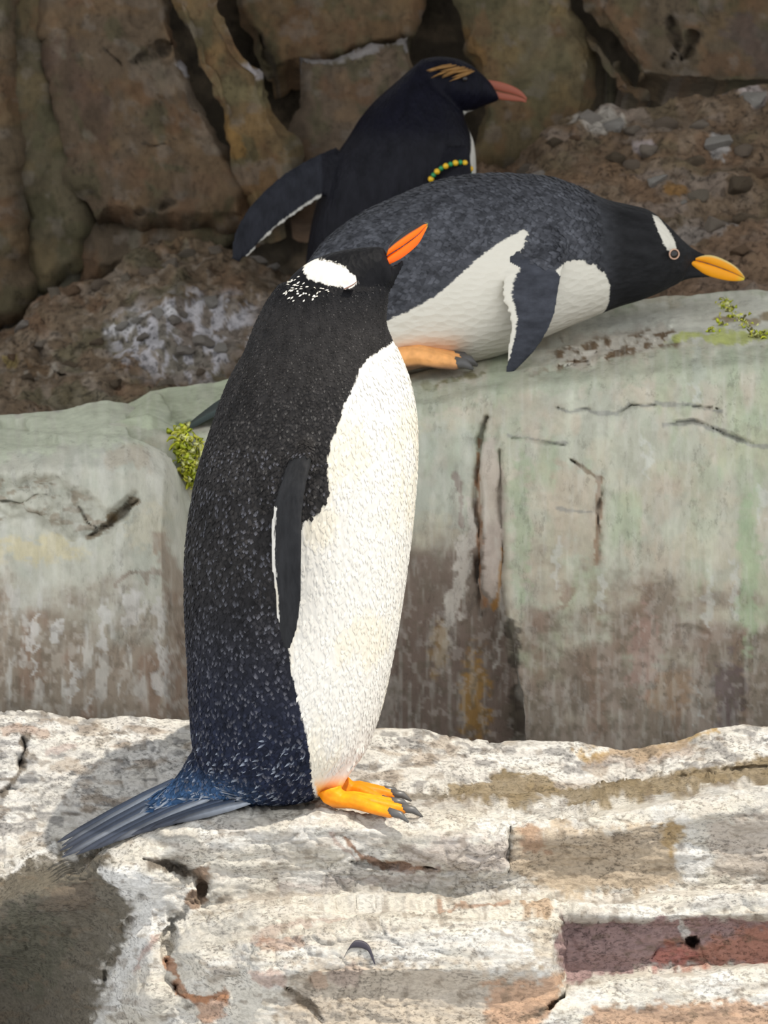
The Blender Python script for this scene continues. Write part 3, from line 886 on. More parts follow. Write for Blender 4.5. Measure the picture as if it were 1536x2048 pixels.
for (sx, sy, sr, k) in spots:
    o = bpy.data.objects.new('stone', stone_meshes[k])
    COL.objects.link(o)
    q = s.at(sx, sy)
    o.location = q
    sc_ = sr * (q[1] + 4) / FPX * (1.35 if sx > 900 else 1.15)
    o.scale = (sc_, sc_, sc_)
    o.rotation_euler = (random.uniform(-.4, .4), random.uniform(-.4, .4), random.uniform(0, 6.28))
    o.parent = slope

# ------------------------------------------------------------------ back cliff of leaning slabs
c = Rock(-420, 1956, 7, [(-420, -260), (1956, -260)], [(-420, 760), (1956, 760)])
c.Y[:] = 2.05 + .0002 * (400 - c.py)
c.col[:] = np.array([.05, .038, .024])  # backing painted darker to deepen the shade in the slab gaps
c.mixc(smooth(0, .5, c.pn(90, 60, 4, 110)) * .6, np.array([.15, .11, .07]))
c.mixc(smooth(.1, .6, c.pn(40, 30, 4, 111)) * .5, np.array([.07, .055, .035]))


def disp_cliff(p):
    return fbm(p, 3.2, 4, 64) * .035 + fbm(p, 16, 4, 65) * .010


cliff = c.build('cliff', M_CLIFF, disp_cliff, 0.3, 0.0)
cliff['kind'] = 'structure'
cliff['label'] = 'dark brown cliff of leaning slabs behind the penguins'


def slab(left, right, Y0, Y1, tone, bulge=.05, seed=0, stains=(), cracks=(), tilt=0.0):
    """One slab of the cliff between a left and a right edge, thick, with rounded worn edges."""
    y0, y1 = left[0][1], left[-1][1]
    nr = int(abs(y1 - y0) / 5) + 2
    wid = max(abs(r[0] - l[0]) for l in left for r in right)
    nc = max(12, int(wid / 5))
    v = np.linspace(0, 1, nr)
    lx = np.interp(v, [(a[1] - y0) / (y1 - y0) for a in left], [a[0] for a in left])
    yl = y0 + (y1 - y0) * v
    ry0, ry1 = right[0][1], right[-1][1]
    rx = np.interp(v, [(a[1] - ry0) / (ry1 - ry0) for a in right], [a[0] for a in right])
    yr = ry0 + (ry1 - ry0) * v
    u = np.linspace(0, 1, nc)[None, :]
    r = Rock(0, 10, 1, [(0, 0), (10, 0)], [(0, 10), (10, 10)], ext=(0, 0))
    r.nr, r.nc = nr, nc
    r.px = lx[:, None] * (1 - u) + rx[:, None] * u
    r.py = yl[:, None] * (1 - u) + yr[:, None] * u
    wobx, woby = r.warp(9, 45, seed + 5)
    r.px, r.py = wobx, woby
    e = np.minimum(np.minimum(u, 1 - u) * wid, np.minimum(v, 1 - v)[:, None] * abs(y1 - y0))
    e = np.broadcast_to(e, r.px.shape)
    r.Y = Y0 + (Y1 - Y0) * v[:, None] + tilt * (u - .5) + bulge * (1 - np.sqrt(np.clip(e / 26, 0, 1))) + 0 * r.px
    r.col = np.zeros(r.px.shape + (3,))
    r.col[:] = np.array(tone)
    r.mixc(smooth(0, .5, r.pn(70, 55, 5, seed)) * .7, np.array(tone) * np.array([1.3, 1.18, 1.0]))
    r.mixc(smooth(.1, .5, r.pn(45, 60, 5, seed + 1)) * .6, np.array([.065, .060, .030]))
    r.mixc(smooth(.2, .6, r.pn(60, 60, 4, seed + 2)) * .5, np.array([.12, .062, .03]))
    r.mixc(smooth(.3, .6, r.pn(30, 30, 5, seed + 3)) * .4, np.array([.16, .135, .11]))
    for (pts, ww, rgb, a) in stains:
        r.streak(pts, ww, rgb, a)
    for (pts, ww, d) in cracks:
        r.crack(pts, ww, d, wob=7)
        r.streak(pts, ww * .9, np.array([.04, .03, .02]), .7, wob=7)
    return r.build('rock_slab', M_CLIFF, disp_cliff, .16, .16, parent=cliff)


T = (.105, .076, .046)
slab([(-420, -200), (-420, 700)], [(60, -200), (18, 60), (30, 250), (40, 420), (48, 640)], 1.78, 1.70, T, seed=120)
slab([(10, -200), (15, 60), (32, 260), (60, 420), (80, 570)], [(78, -200), (85, 90), (112, 230), (150, 350), (168, 420), (165, 520)], 1.86, 1.74, (.096, .078, .046), seed=125)
slab([(80, -200), (90, 90), (118, 230), (155, 350), (190, 440)], [(300, -200), (335, 0), (352, 70), (400, 185), (450, 290), (490, 380), (500, 455)], 1.86, 1.68, (.102, .072, .045), seed=130,
     stains=[([(110, 120), (160, 180), (200, 250)], 40, np.array([0.081, 0.050, 0.034]), .7), ([(300, 130), (380, 180), (440, 280)], 40, np.array([0.149, 0.118, 0.087]), .6), ([(375, 125), (382, 140)], 9, np.array([0.310, 0.291, 0.291]), .9),
             ([(180, 300), (280, 360), (420, 370)], 25, np.array([0.124, 0.074, 0.043]), .5)],
     cracks=[([(265, 126), (300, 112), (325, 95), (350, 80)], 6, .03), ([(205, 90), (220, 110), (240, 125)], 4, .02), ([(290, 295), (330, 285), (350, 280)], 4, .015), ([(270, 425), (320, 415), (350, 405)], 8, .04)])
slab([(310, -200), (348, 20), (385, 120), (420, 200), (460, 290), (492, 375), (505, 445)], [(400, -200), (450, 10), (485, 70), (522, 130), (548, 210), (575, 280), (588, 340), (560, 430)], 1.80, 1.66, (.130, .088, .042), seed=135,
     stains=[([(440, 230), (470, 290), (480, 310)], 12, np.array([0.186, 0.105, 0.031]), .8), ([(500, 122), (520, 142)], 11, np.array([0.310, 0.285, 0.285]), .9), ([(420, 180), (530, 190)], 22, np.array([0.167, 0.136, 0.068]), .5)])
slab([(455, -200), (470, 20), (500, 80), (525, 120), (545, 160)], [(860, -200), (850, -60), (845, 20), (835, 60), (820, 72)], 1.97, 1.92, (.115, .078, .042), seed=140,
     cracks=[([(525, 70), (535, 110), (545, 150)], 9, .04)])
slab([(590, 108), (592, 200), (600, 300), (600, 420)], [(826, 66), (845, 150), (850, 300), (850, 400)], 1.82, 1.76, (.108, .078, .052), bulge=.04, seed=145,
     stains=[([(600, 112), (700, 88), (800, 72), (822, 90)], 12, np.array([0.248, 0.229, 0.223]), .8)])
slab([(850, -200), (905, -40), (925, 60), (950, 160), (970, 330)], [(1130, -200), (1150, 0), (1165, 60), (1200, 130), (1190, 215), (1130, 330)], 1.93, 1.80, (.108, .082, .042), seed=150,
     stains=[([(935, 60), (960, 120)], 18, np.array([0.149, 0.081, 0.025]), .6), ([(1060, 20), (1080, 140)], 45, np.array([0.124, 0.102, 0.056]), .6)])
slab([(1165, -200), (1168, 10), (1205, 70), (1245, 130), (1275, 180)], [(1956, -200), (1956, 0), (1956, 220)], 1.88, 1.78, (.092, .068, .042), seed=155,
     stains=[([(1480, 40), (1540, 120)], 50, np.array([0.074, 0.056, 0.050]), .6)],
     cracks=[([(1345, 30), (1360, 90), (1330, 130)], 5, .03), ([(1400, 60), (1360, 110)], 9, .03)])
slab([(1170, 60), (1195, 110), (1215, 140), (1225, 200)], [(1235, 130), (1262, 150), (1290, 175), (1310, 205)], 1.87, 1.80, (.085, .065, .04), bulge=.04, seed=160)
slab([(190, 455), (170, 500), (160, 560)], [(480, 440), (470, 470), (440, 510)], 1.74, 1.72, (.082, .06, .038), seed=165, cracks=[([(260, 440), (330, 430), (360, 425)], 9, .04)])

# unseen roof added to keep the sun off the ledges behind
bm = bmesh.new()
bmesh.ops.create_cube(bm, size=1, matrix=Matrix.Translation((0, 2.0, 3.06)) @ Matrix.Diagonal((9, 4.72, .12, 1)))
bmesh.ops.bevel(bm, geom=bm.edges[:], offset=.02, segments=2, affect='EDGES')
me = bpy.data.meshes.new('shade_roof')
bm.to_mesh(me)
bm.free()
roof = link('shade_roof', me, plain('grey_shade_roof', (.30, .29, .27), rough=.9, scale=8), kind='structure')
roof.location = (0, 0, 0)


# ------------------------------------------------------------------ penguin builder
class Bird:
    """Works in the bird's own plane: u forward, v to the side (positive away from the camera), z up."""

    def __init__(self, name, base_px, Y0, yaw, **props):
        self.o = P(base_px[0], base_px[1], Y0)
        self.d = np.array([math.cos(yaw), math.sin(yaw), 0])
        self.n = np.array([-math.sin(yaw), math.cos(yaw), 0])
        self.root = bpy.data.objects.new(name, None)
        self.root.empty_display_size = .1
        COL.objects.link(self.root)
        self.root.location = self.o
        self.root.rotation_euler = (0, 0, yaw)
        for k, val in props.items():
            self.root[k] = val
        self.chunks = []

    def uz(self, px, py, off=0.0):
        """(u, v, z) of a pixel on the bird's plane shifted sideways by off."""
        dx, dy, dz = ray(px, py)
        D = np.stack([dx, dy, dz], -1)
        C = np.array([0, CAM_Y, CAM_Z])
        q = self.o + self.n * off
        t = ((q - C) @ self.n) / (D @ self.n)
        w_ = C + D * np.asarray(t)[..., None] - self.o
        return np.stack([w_ @ self.d, w_ @ self.n, w_[..., 2]], -1)

    def ring_mesh(self, rings):
        """Closed tube of rings (n, k, 3) with pointed caps."""
        rings = np.asarray(rings)
        nr, k = rings.shape[:2]
        V = np.concatenate([rings.reshape(-1, 3), rings[0].mean(0)[None], rings[-1].mean(0)[None]])
        F = []
        for i in range(nr - 1):
            for j in range(k):
                j2 = (j + 1) % k
                F.append((i * k + j, i * k + j2, (i + 1) * k + j2, (i + 1) * k + j))
        a, b_ = nr * k, nr * k + 1
        for j in range(k):
            j2 = (j + 1) % k
            F.append((a, j2, j))
            F.append((b_, (nr - 1) * k + j, (nr - 1) * k + j2))
        return V, F

    def loft(self, st, depth, off=0.0, k=40, sub=5, power=1.0):
        """st: list of (top px, top py, bottom px, bottom py[, depth factor]) cross-sections seen from the side."""
        st = [tuple(x) for x in st]
        A = self.uz(np.array([x[0] for x in st]), np.array([x[1] for x in st]), off)
        B = self.uz(np.array([x[2] for x in st]), np.array([x[3] for x in st]), off)
        dep = np.array([x[4] if len(x) > 4 else depth for x in st])
        n = len(st)
        tt = np.linspace(0, n - 1, (n - 1) * sub + 1)
        A, B, dep = (catmull(q, tt) for q in (A, B, dep[:, None]))
        th = np.linspace(0, 2 * math.pi, k, endpoint=False)
        rings = []
        for a, b_, dp in zip(A, B, dep[:, 0]):
            cen, h = (a + b_) / 2, (a - b_) / 2
            r = np.linalg.norm(h) * dp
            cs = np.sign(np.cos(th)) * np.abs(np.cos(th)) ** power
            sn = np.sign(np.sin(th)) * np.abs(np.sin(th)) ** power
            rings.append(cen + cs[:, None] * h + (sn * r)[:, None] * np.array([0, 1, 0]))
        return self.ring_mesh(rings)

    def blade(self, axis, chord, hc, ht, k=20, sub=6):
        """Flipper: axis points (n, 3), chord directions, half chords and half thicknesses."""
        axis, chord = np.asarray(axis, float), np.asarray(chord, float)
        n = len(axis)
        tt = np.linspace(0, n - 1, (n - 1) * sub + 1)
        ax, ch, c_, t_ = (catmull(np.asarray(q, float).reshape(n, -1), tt) for q in (axis, chord, hc, ht))
        tang = np.gradient(ax, axis=0)
        rings, fr = [], []
        th = np.linspace(0, 2 * math.pi, k, endpoint=False)
        for i in range(len(ax)):
            t0 = tang[i] / np.linalg.norm(tang[i])
            c0 = ch[i] - t0 * (ch[i] @ t0)
            c0 /= np.linalg.norm(c0)
            n0 = np.cross(t0, c0)
            rings.append(ax[i] + np.cos(th)[:, None] * c0 * c_[i] + np.sin(th)[:, None] * n0 * t_[i] * (0.75 + .25 * np.cos(th)[:, None]))
            fr.append((ax[i], c0, n0, float(c_[i, 0])))
        V, F = self.ring_mesh(rings)
        return V, F, fr

    def add(self, VF):
        self.chunks.append((VF[0], VF[1]))

    def fuse(self, voxel=.0028, smooth_it=5):
        """One continuous skin around all the body's chunks."""
        V, F, off = [], [], 0
        for v, f in self.chunks:
            V.append(v)
            F += [tuple(i + off for i in q) for q in f]
            off += len(v)
        me = bpy.data.meshes.new('skin')
        me.from_pydata([tuple(x) for x in np.concatenate(V).tolist()], [], F)
        bm = bmesh.new()
        bm.from_mesh(me)
        bmesh.ops.recalc_face_normals(bm, faces=bm.faces[:])
        bm.to_mesh(me)
        bm.free()
        o = bpy.data.objects.new('skin', me)
        COL.objects.link(o)
        m = o.modifiers.new('r', 'REMESH')
        m.mode = 'VOXEL'
        m.voxel_size = voxel
        m.use_smooth_shade = True
        m2 = o.modifiers.new('s', 'SMOOTH')
        m2.factor = .5
        m2.iterations = smooth_it
        dg = bpy.context.evaluated_depsgraph_get()
        dg.update()
        out = bpy.data.meshes.new_from_object(o.evaluated_get(dg))
        bpy.data.objects.remove(o)
        bpy.data.meshes.remove(me)
        out.name = 'body'
        co = np.empty(len(out.vertices) * 3, np.float32)
        out.vertices.foreach_get('co', co)
        no = np.empty(len(out.vertices) * 3, np.float32)
        out.vertices.foreach_get('normal', no)
        return out, co.reshape(-1, 3), no.reshape(-1, 3)

    def mask(self, co, poly_px, off):
        q = self.uz(np.array([a[0] for a in poly_px], float), np.array([a[1] for a in poly_px], float), off)
        return poly_sd(co[:, 0].astype(float), co[:, 2].astype(float), q[:, [0, 2]])


def catmull(P_, tt):
    P_ = np.asarray(P_, float)
    n = len(P_)
    i = np.clip(np.floor(tt).astype(int), 0, n - 2)
    f = (tt - i)[:, None]
    p0, p1, p2, p3 = P_[np.maximum(i - 1, 0)], P_[i], P_[i + 1], P_[np.minimum(i + 2, n - 1)]
    return .5 * (2 * p1 + (p2 - p0) * f + (2 * p0 - 5 * p1 + 4 * p2 - p3) * f ** 2 + (3 * p1 - p0 - 3 * p2 + p3) * f ** 3)


def near_flipper(co, fr, limit):
    """Index into the flipper's frames for each vertex, chordwise and thickness coordinates and whether it belongs to the flipper."""
    ax = np.array([f[0] for f in fr])
    d = ((co[:, None, :] - ax[None]) ** 2).sum(-1)
    i = d.argmin(1)
    c0 = np.array([f[1] for f in fr])[i]
    n0 = np.array([f[2] for f in fr])[i]
    hc = np.array([f[3] for f in fr])[i]
    r = co - ax[i]
    cc = (r * c0).sum(-1) / hc
    nn = (r * n0).sum(-1)
    ok = (np.abs(cc) < 1.25) & (np.abs(nn) < limit)
    return i / (len(fr) - 1), cc, nn, ok


def flakes(bird, mat, co, no, keep, count, flow, L, W, lift, dark, light, sd, bright=0.1, seed=1, tip=None, size=None):
    """Small overlapping contour feathers lying on the body: one tuftless mass nobody could count."""
    r = np.random.default_rng(seed)
    idx = np.where(keep)[0]
    idx = r.choice(idx, min(count, len(idx)), replace=False)
    p, n = co[idx], no[idx]
    t = np.array(flow, float)[None] - n * (n @ np.array(flow, float))[:, None]
    t /= np.linalg.norm(t, axis=1, keepdims=True) + 1e-9
    sdir = np.cross(n, t)
    a = r.normal(0, .22, len(idx))[:, None]
    t, sdir = t * np.cos(a) + sdir * np.sin(a), sdir * np.cos(a) - t * np.sin(a)
    Lk = np.ones(len(co)) if size is None else size
    l_ = (L * Lk[idx] * r.uniform(.7, 1.3, len(idx)))[:, None]
    w_ = (W * Lk[idx] * r.uniform(.7, 1.3, len(idx)))[:, None]
    lf = (lift * Lk[idx] * r.uniform(.3, 1.4, len(idx)))[:, None]
    v0 = p - n * .0006
    v1 = p + t * l_ * .55 + sdir * w_ + n * lf * .45
    v2 = p + t * l_ + n * lf
    v3 = p + t * l_ * .55 - sdir * w_ + n * lf * .45
    vm = p + t * l_ * .5 + n * (lf * .6 + .0006)
    V = np.stack([v0, v1, v2, v3, vm], 1).reshape(-1, 3)
    b_ = np.arange(len(idx))[:, None] * 5
    F = np.concatenate([b_ + np.array([[0, 1, 4]]), b_ + np.array([[1, 2, 4]]), b_ + np.array([[2, 3, 4]]), b_ + np.array([[3, 0, 4]])])
    me = mesh_np('feathers', V, F)
    dk = np.repeat(dark[idx] * r.uniform(.6, 1.5, (len(idx), 1)), 5, 0)
    lit = r.random(len(idx)) < bright
    tipcol = np.array(tip if tip is not None else (.30, .31, .34))
    D = dk.reshape(-1, 5, 3)
    D[lit, 2] = tipcol
    D[lit, 4] = D[lit, 4] * .6 + tipcol * .4
    set_color(me, 'dark', D.reshape(-1, 3))
    set_color(me, 'light', np.repeat(light[idx] * r.uniform(.9, 1.06, (len(idx), 1)), 5, 0))
    set_float(me, 'sd', np.repeat(sd[idx], 5))
    return link('feathers', me, mat, bird.root, kind='stuff')


def tail_feather(bird, base, tip_, width, normal, col, tipcol=None, name='tail_feather', bow=.012):
    """One stiff quill: a thin vane with a raised shaft."""
    base, tip_, nrm = np.asarray(base, float), np.asarray(tip_, float), np.asarray(normal, float)
    ax = tip_ - base
    L = np.linalg.norm(ax)
    ax /= L
    sd_ = np.cross(ax, nrm)
    sd_ /= np.linalg.norm(sd_)
    nrm = np.cross(sd_, ax)
    ts = [0, .25, .55, .8, .93, 1.0]
    ws = [.55, .95, 1.0, .8, .5, .1]
    V, C = [], []
    for t, ww in zip(ts, ws):
        cpt = base + ax * L * t - nrm * (bow * t * t)
        hw = width * ww
        V += [cpt + sd_ * hw, cpt + nrm * .0022 * ww, cpt - sd_ * hw, cpt - nrm * .0012 * ww]
        cc = np.array(col) * (1 - t) + np.array(tipcol if tipcol is not None else col) * t
        C += [cc * .8, cc * 1.7, cc * .8, cc * .6]
    F = []
    for i in range(len(ts) - 1):
        for j in range(4):
            j2 = (j + 1) % 4
            F.append((i * 4 + j, i * 4 + j2, i * 4 + 4 + j2, i * 4 + 4 + j))
    F += [(3, 2, 1, 0), (len(V) - 4, len(V) - 3, len(V) - 2, len(V) - 1)]
    me = mesh_np(name, np.array(V), F, False)
    set_color(me, 'Col', np.clip(np.array(C), .004, 1))
    return link(name, me, M_FEATHER, bird.root)


def bill(bird, st, depth, colf_up, colf_lo, split=.5, off=0.0):
    """Upper and lower mandible, each a part: st as in loft, top to bottom."""
    for name, a0, a1, cf in (('upper_bill', 0.0, split + .01, colf_up), ('lower_bill', split + .05, 1.0, colf_lo)):
        ss = []
        for x in st:
            tx, ty, bx, by = x[:4]
            ss.append((tx + (bx - tx) * a0, ty + (by - ty) * a0, tx + (bx - tx) * a1, ty + (by - ty) * a1, x[4] if len(x) > 4 else depth))
        V, F = bird.loft(ss, depth, off, k=16, sub=4)
        me = mesh_np(name, V, F)
        k, nr = 16, (len(V) - 2) // 16
        t = np.concatenate([np.repeat(np.linspace(0, 1, nr), k), [0, 1]])
        hgt = np.concatenate([np.tile(np.cos(np.linspace(0, 2 * math.pi, k, endpoint=False)), nr), [0, 0]])
        set_color(me, 'Col', np.clip(cf(t, hgt), .004, 1))
        link(name, me, M_BILL, bird.root)


def foot(bird, ankle, heel_uvz, toes, col, claw_len=.022, rad=.0085, web=.84, name='foot'):
    """Webbed foot: one skin of three toes and webs, claws as sub-parts. ankle, heel, toes in (u, v, z)."""
    me = bpy.data.meshes.new(name)
    heel = np.asarray(heel_uvz, float)
    V, F = [], []

    def tube(pts, rads, flat=1.0, k=8):
        base = len(V)
        pts = np.asarray(pts, float)
        for i, (p, r) in enumerate(zip(pts, rads)):
            t = pts[min(i + 1, len(pts) - 1)] - pts[max(i - 1, 0)]
            t /= np.linalg.norm(t)
            up = np.array([0, 0, 1.0]) if abs(t[2]) < .8 else np.array([1.0, 0, 0])
            sd_ = np.cross(t, up)
            sd_ /= np.linalg.norm(sd_)
            u2 = np.cross(sd_, t)
            for j in range(k):
                a = 2 * math.pi * j / k
                V.append(p + sd_ * math.cos(a) * r + u2 * math.sin(a) * r * flat)
        for i in range(len(pts) - 1):
            for j in range(k):
                j2 = (j + 1) % k
                F.append((base + i * k + j, base + i * k + j2, base + (i + 1) * k + j2, base + (i + 1) * k + j))
        F.append(tuple(base + j for j in range(k))[::-1])
        F.append(tuple(base + (len(pts) - 1) * k + j for j in range(k)))

    toes = [np.asarray(t, float) for t in toes]
    if ankle is not None:
        tube([ankle, (np.asarray(ankle) + heel) / 2, heel + np.array([.006, 0, .004])], [rad * 2.1, rad * 1.8, rad * 1.7])
    for t in toes:
        mid1 = heel + (t - heel) * .33 + np.array([0, 0, rad * .7])
        mid2 = heel + (t - heel) * .7 + np.array([0, 0, rad * .25])
        td = (t - heel) / np.linalg.norm(t - heel)
        tube([heel + np.array([0, 0, rad * .3]), mid1, mid2, t - td * .004, t + td * .003], [rad * 1.35, rad * 1.15, rad * .98, rad * .82, rad * .4])
    for a, b_ in zip(toes[:-1], toes[1:]):
        # web: a thin lens between neighbouring toes
        base = len(V)
        for s_, sg in ((0, 1), (0, -1)):
            dz = np.array([0, 0, .0026 * sg - .002])
            ea, eb = heel + (a - heel) * (web + .1), heel + (b_ - heel) * (web + .1)
            me_ = heel + ((a + b_) / 2 - heel) * web
            V.extend([heel + dz, heel + (a - heel) * .5 + dz, ea + dz, me_ + dz, eb + dz, heel + (b_ - heel) * .5 + dz])
        F.append(tuple(base + i for i in range(6)))
        F.append(tuple(base + 6 + i for i in range(6))[::-1])
        for i in range(6):
            j = (i + 1) % 6
            F.append((base + i, base + 6 + i, base + 6 + j, base + j))
    me.from_pydata([tuple(v) for v in V], [], F)
    bm = bmesh.new()
    bm.from_mesh(me)
    bmesh.ops.recalc_face_normals(bm, faces=bm.faces[:])
    bm.to_mesh(me)
    bm.free()
    o = bpy.data.objects.new('foot_skin', me)
    COL.objects.link(o)
    m = o.modifiers.new('r', 'REMESH')
    m.mode, m.voxel_size = 'VOXEL', .0018
    m2 = o.modifiers.new('s', 'SMOOTH')
    m2.factor, m2.iterations = .5, 3
    dg = bpy.context.evaluated_depsgraph_get()
    out = bpy.data.meshes.new_from_object(o.evaluated_get(dg))
    bpy.data.objects.remove(o)
    out.name = name
    out.polygons.foreach_set('use_smooth', np.ones(len(out.polygons), bool))
    co = np.empty(len(out.vertices) * 3, np.float32)
    out.vertices.foreach_get('co', co)
    co = co.reshape(-1, 3)
    C = np.tile(np.array(col), (len(co), 1))
    hz = smooth(-.012, .004, co[:, 2] - heel[2] - (co[:, 0] - heel[0]) / (toes[1][0] - heel[0] + 1e-6) * (toes[1][2] - heel[2]))
    C = C * hz[:, None] + np.array([.16, .10, .08]) * (1 - hz[:, None])  # shade of the underside painted into the skin colour
    C *= (1 + .18 * fbm(co, 90, 3, 200))[:, None]
    set_color(out, 'Col', np.clip(C, .004, 1))
    fo = link(name, out, M_FOOT, bird.root)
    for t in toes:
        dr = t - heel
        dr = dr / np.linalg.norm(dr)
        pts = [t - dr * .006 + np.array([0, 0, .002]), t + dr * claw_len * .45 + np.array([0, 0, .001]), t + dr * claw_len + np.array([0, 0, -.007])]
        V, F = [], []
        tube(pts, [rad * .72, rad * .6, rad * .15], k=8)
        cm = mesh_np('claw', np.array(V), F)
        link('claw', cm, M_CLAW, fo)
    return fo


def eye(bird, px, py, off, r_px, lid=True, open_=True):
    scale = r_px
    c0 = bird.uz(np.array([px], float), np.array([py], float), off)[0]
    c1 = bird.uz(np.array([px + scale], float), np.array([py], float), off)[0]
    r = np.linalg.norm(c1 - c0)
    bm = bmesh.new()
    bmesh.ops.create_uvsphere(bm, u_segments=20, v_segments=12, radius=r)
    bmesh.ops.scale(bm, vec=(1, .55, 1), verts=bm.verts)
    bmesh.ops.translate(bm, vec=Vector(c0), verts=bm.verts)
    me = bpy.data.meshes.new('eye')
    bm.to_mesh(me)
    bm.free()
    me.polygons.foreach_set('use_smooth', np.ones(len(me.polygons), bool))
    e = link('eye', me, M_EYE, bird.root)
    if lid:
        V, F = [], []
        k1, k2 = 22, 8
        for i in range(k1):
            a = 2 * math.pi * i / k1
            for j in range(k2):
                b_ = 2 * math.pi * j / k2
                rr = r * 1.10 + r * .17 * math.cos(b_)
                V.append(c0 + np.array([rr * math.cos(a), -r * .15 + r * .3 * math.sin(b_), rr * math.sin(a)]))
        for i in range(k1):
            for j in range(k2):
                F.append((i * k2 + j, ((i + 1) % k1) * k2 + j, ((i + 1) % k1) * k2 + (j + 1) % k2, i * k2 + (j + 1) % k2))
        link('eyelid', mesh_np('eyelid', np.array(V), F), M_LID, e)
    return e


# ------------------------------------------------------------------ standing gentoo penguin
b = Bird('gentoo_penguin', (640, 1616), .012, 0.0, label='gentoo penguin standing in the sun with its orange bill raised and white belly showing', category='penguin')
torso = [(560, 566, 776, 575, .70), (533, 602, 776, 602, .74), (508, 652, 774, 652, .78), (489, 702, 797, 702, .80), (462, 750, 817, 750, .82), (441, 800, 829, 800, .82), (424, 850, 835, 850, .82), (408, 900, 836, 900, .82),
         (391, 960, 834, 960, .82), (379, 1030, 828, 1030, .82), (371, 1100, 820, 1100, .82), (369, 1180, 809, 1180, .82), (371, 1250, 798, 1250, .83), (375, 1320, 785, 1320, .85), (378, 1390, 770, 1390, .86), (381, 1440, 754, 1445, .87),
         (386, 1485, 736, 1490, .88), (398, 1525, 712, 1528, .88), (425, 1560, 688, 1558, .88), (465, 1588, 655, 1582, .85), (520, 1606, 600, 1600, .7)]
b.add(b.loft(torso, .82, k=56, sub=4))
# neck and head
b.add(b.loft([(556, 600, 640, 640, .8), (580, 556, 700, 640, .82), (612, 528, 742, 622, .82), (655, 508, 762, 602, .82), (700, 498, 772, 580, .82), (738, 494, 786, 562, .80), (758, 493, 788, 550, .68), (769, 496, 782, 539, .46)], .8, k=40, sub=5))
b.add(b.loft([(755, 540, 776, 590, .6), (778, 534, 792, 560, .5), (794, 526, 802, 542, .44), (806, 518, 810, 527, .36)], .5, k=24, sub=4))
# rump and tail root
b.add(b.loft([(420, 1440, 560, 1560, .8), (385, 1500, 540, 1606, .75), (364, 1540, 520, 1612, .6), (344, 1564, 460, 1618, .45), (318, 1586, 400, 1628, .35), (300, 1602, 345, 1636, .25)], .7, k=32, sub=4))
# thighs
for off in (-.045, .05):
    b.add(b.loft([(600, 1500, 730, 1490, .35), (605, 1545, 708, 1535, .38), (620, 1575, 692, 1562, .42), (632, 1592, 682, 1580, .5)], .4, off, k=24, sub=4))
frames = []
for sgn in (-1, 1):
    pts = [((606, 868), .088), ((603, 905), .116), ((588, 960), .141), ((575, 1020), .150), ((572, 1080), .154), ((573, 1140), .156), ((575, 1200), .155), ((574, 1255), .153), ((573, 1296), .150)]
    ax = np.array([b.uz(np.array([q[0][0]], float), np.array([q[0][1]], float), -q[1])[0] for q in pts])
    if sgn > 0:
        ax[:, 1] *= -1
    ch = [np.array([.72, sgn * .62, 0.05])] * len(pts)
    V, F, fr = b.blade(ax, ch, [.012, .017, .021, .025, .027, .025, .022, .016, .006], [.012, .010, .0075, .0065, .006, .0055, .005, .0045, .003])
    b.add((V, F))
    frames.append(fr)
body, co, no = b.fuse(.0028, 5)
white = [(1000, 690), (797, 699), (765, 712), (735, 727), (718, 748), (706, 780), (690, 808), (678, 845), (664, 880), (655, 915), (654, 950), (660, 985), (648, 1008), (632, 1028), (608, 1042), (600, 1060), (596, 1150), (585, 1250), (578, 1290), (582, 1335),
         (592, 1380), (602, 1430), (613, 1470), (619, 1520), (622, 1580), (640, 1700), (1000, 1700)]
patch = [(606, 531), (620, 525), (645, 525), (670, 529), (688, 536), (702, 548), (714, 560), (716, 570), (706, 577), (690, 578), (668, 574), (650, 570), (632, 566), (616, 562), (605, 548)]
OFFS = -.11
sdw = b.mask(co, white, OFFS)
sde = b.mask(co, patch, -.05)
sd = np.maximum(sdw, sde)
dark = np.tile(np.array([.019, .0175, .017]), (len(co), 1))
px_row = -co[:, 2]
zz = co[:, 2]
top = b.uz(np.array([600.]), np.array([1080.]), 0)[0][2]
bot = b.uz(np.array([500.]), np.array([1560.]), 0)[0][2]
k_ = smooth(top, bot, zz)[:, None]
dark = dark * (1 - k_) + np.array([.009, .012, .025]) * k_  # bluish shade of the lower back painted into the plumage
rump = smooth(b.uz(np.array([500.]), np.array([1500.]), 0)[0][2], b.uz(np.array([500.]), np.array([1590.]), 0)[0][2], zz) * smooth(b.uz(np.array([560.]), np.array([1500.]), 0)[0][0], b.uz(np.array([430.]), np.array([1500.]), 0)[0][0], co[:, 0])
dark = dark * (1 - rump[:, None]) + np.array([.035, .075, .15]) * rump[:, None]  # blue of sky-lit shade at the tail base, painted in
headz = smooth(b.uz(np.array([700.]), np.array([640.]), 0)[0][2], b.uz(np.array([700.]), np.array([560.]), 0)[0][2], zz)[:, None]
dark = dark * (1 - headz) + np.array([.006, .006, .007]) * headz
light = np.tile(np.array([.61, .58, .52]), (len(co), 1))
yb = fbm(co, 24, 4, 210, stretch=(1, 1, .5))
light = light * (1 - .5 * smooth(.1, .6, yb)[:, None]) + np.array([.62, .55, .41]) * .5 * smooth(.1, .6, yb)[:, None]
legz = 1 - smooth(b.uz(np.array([650.]), np.array([1578.]), -.05)[0][2], b.uz(np.array([650.]), np.array([1540.]), -.05)[0][2], zz)
legm = legz[:, None] * (sdw > .004)[:, None]
light = light * (1 - legm) + np.array([.75, .33, .05]) * legm
isflip = np.zeros(len(co), bool)
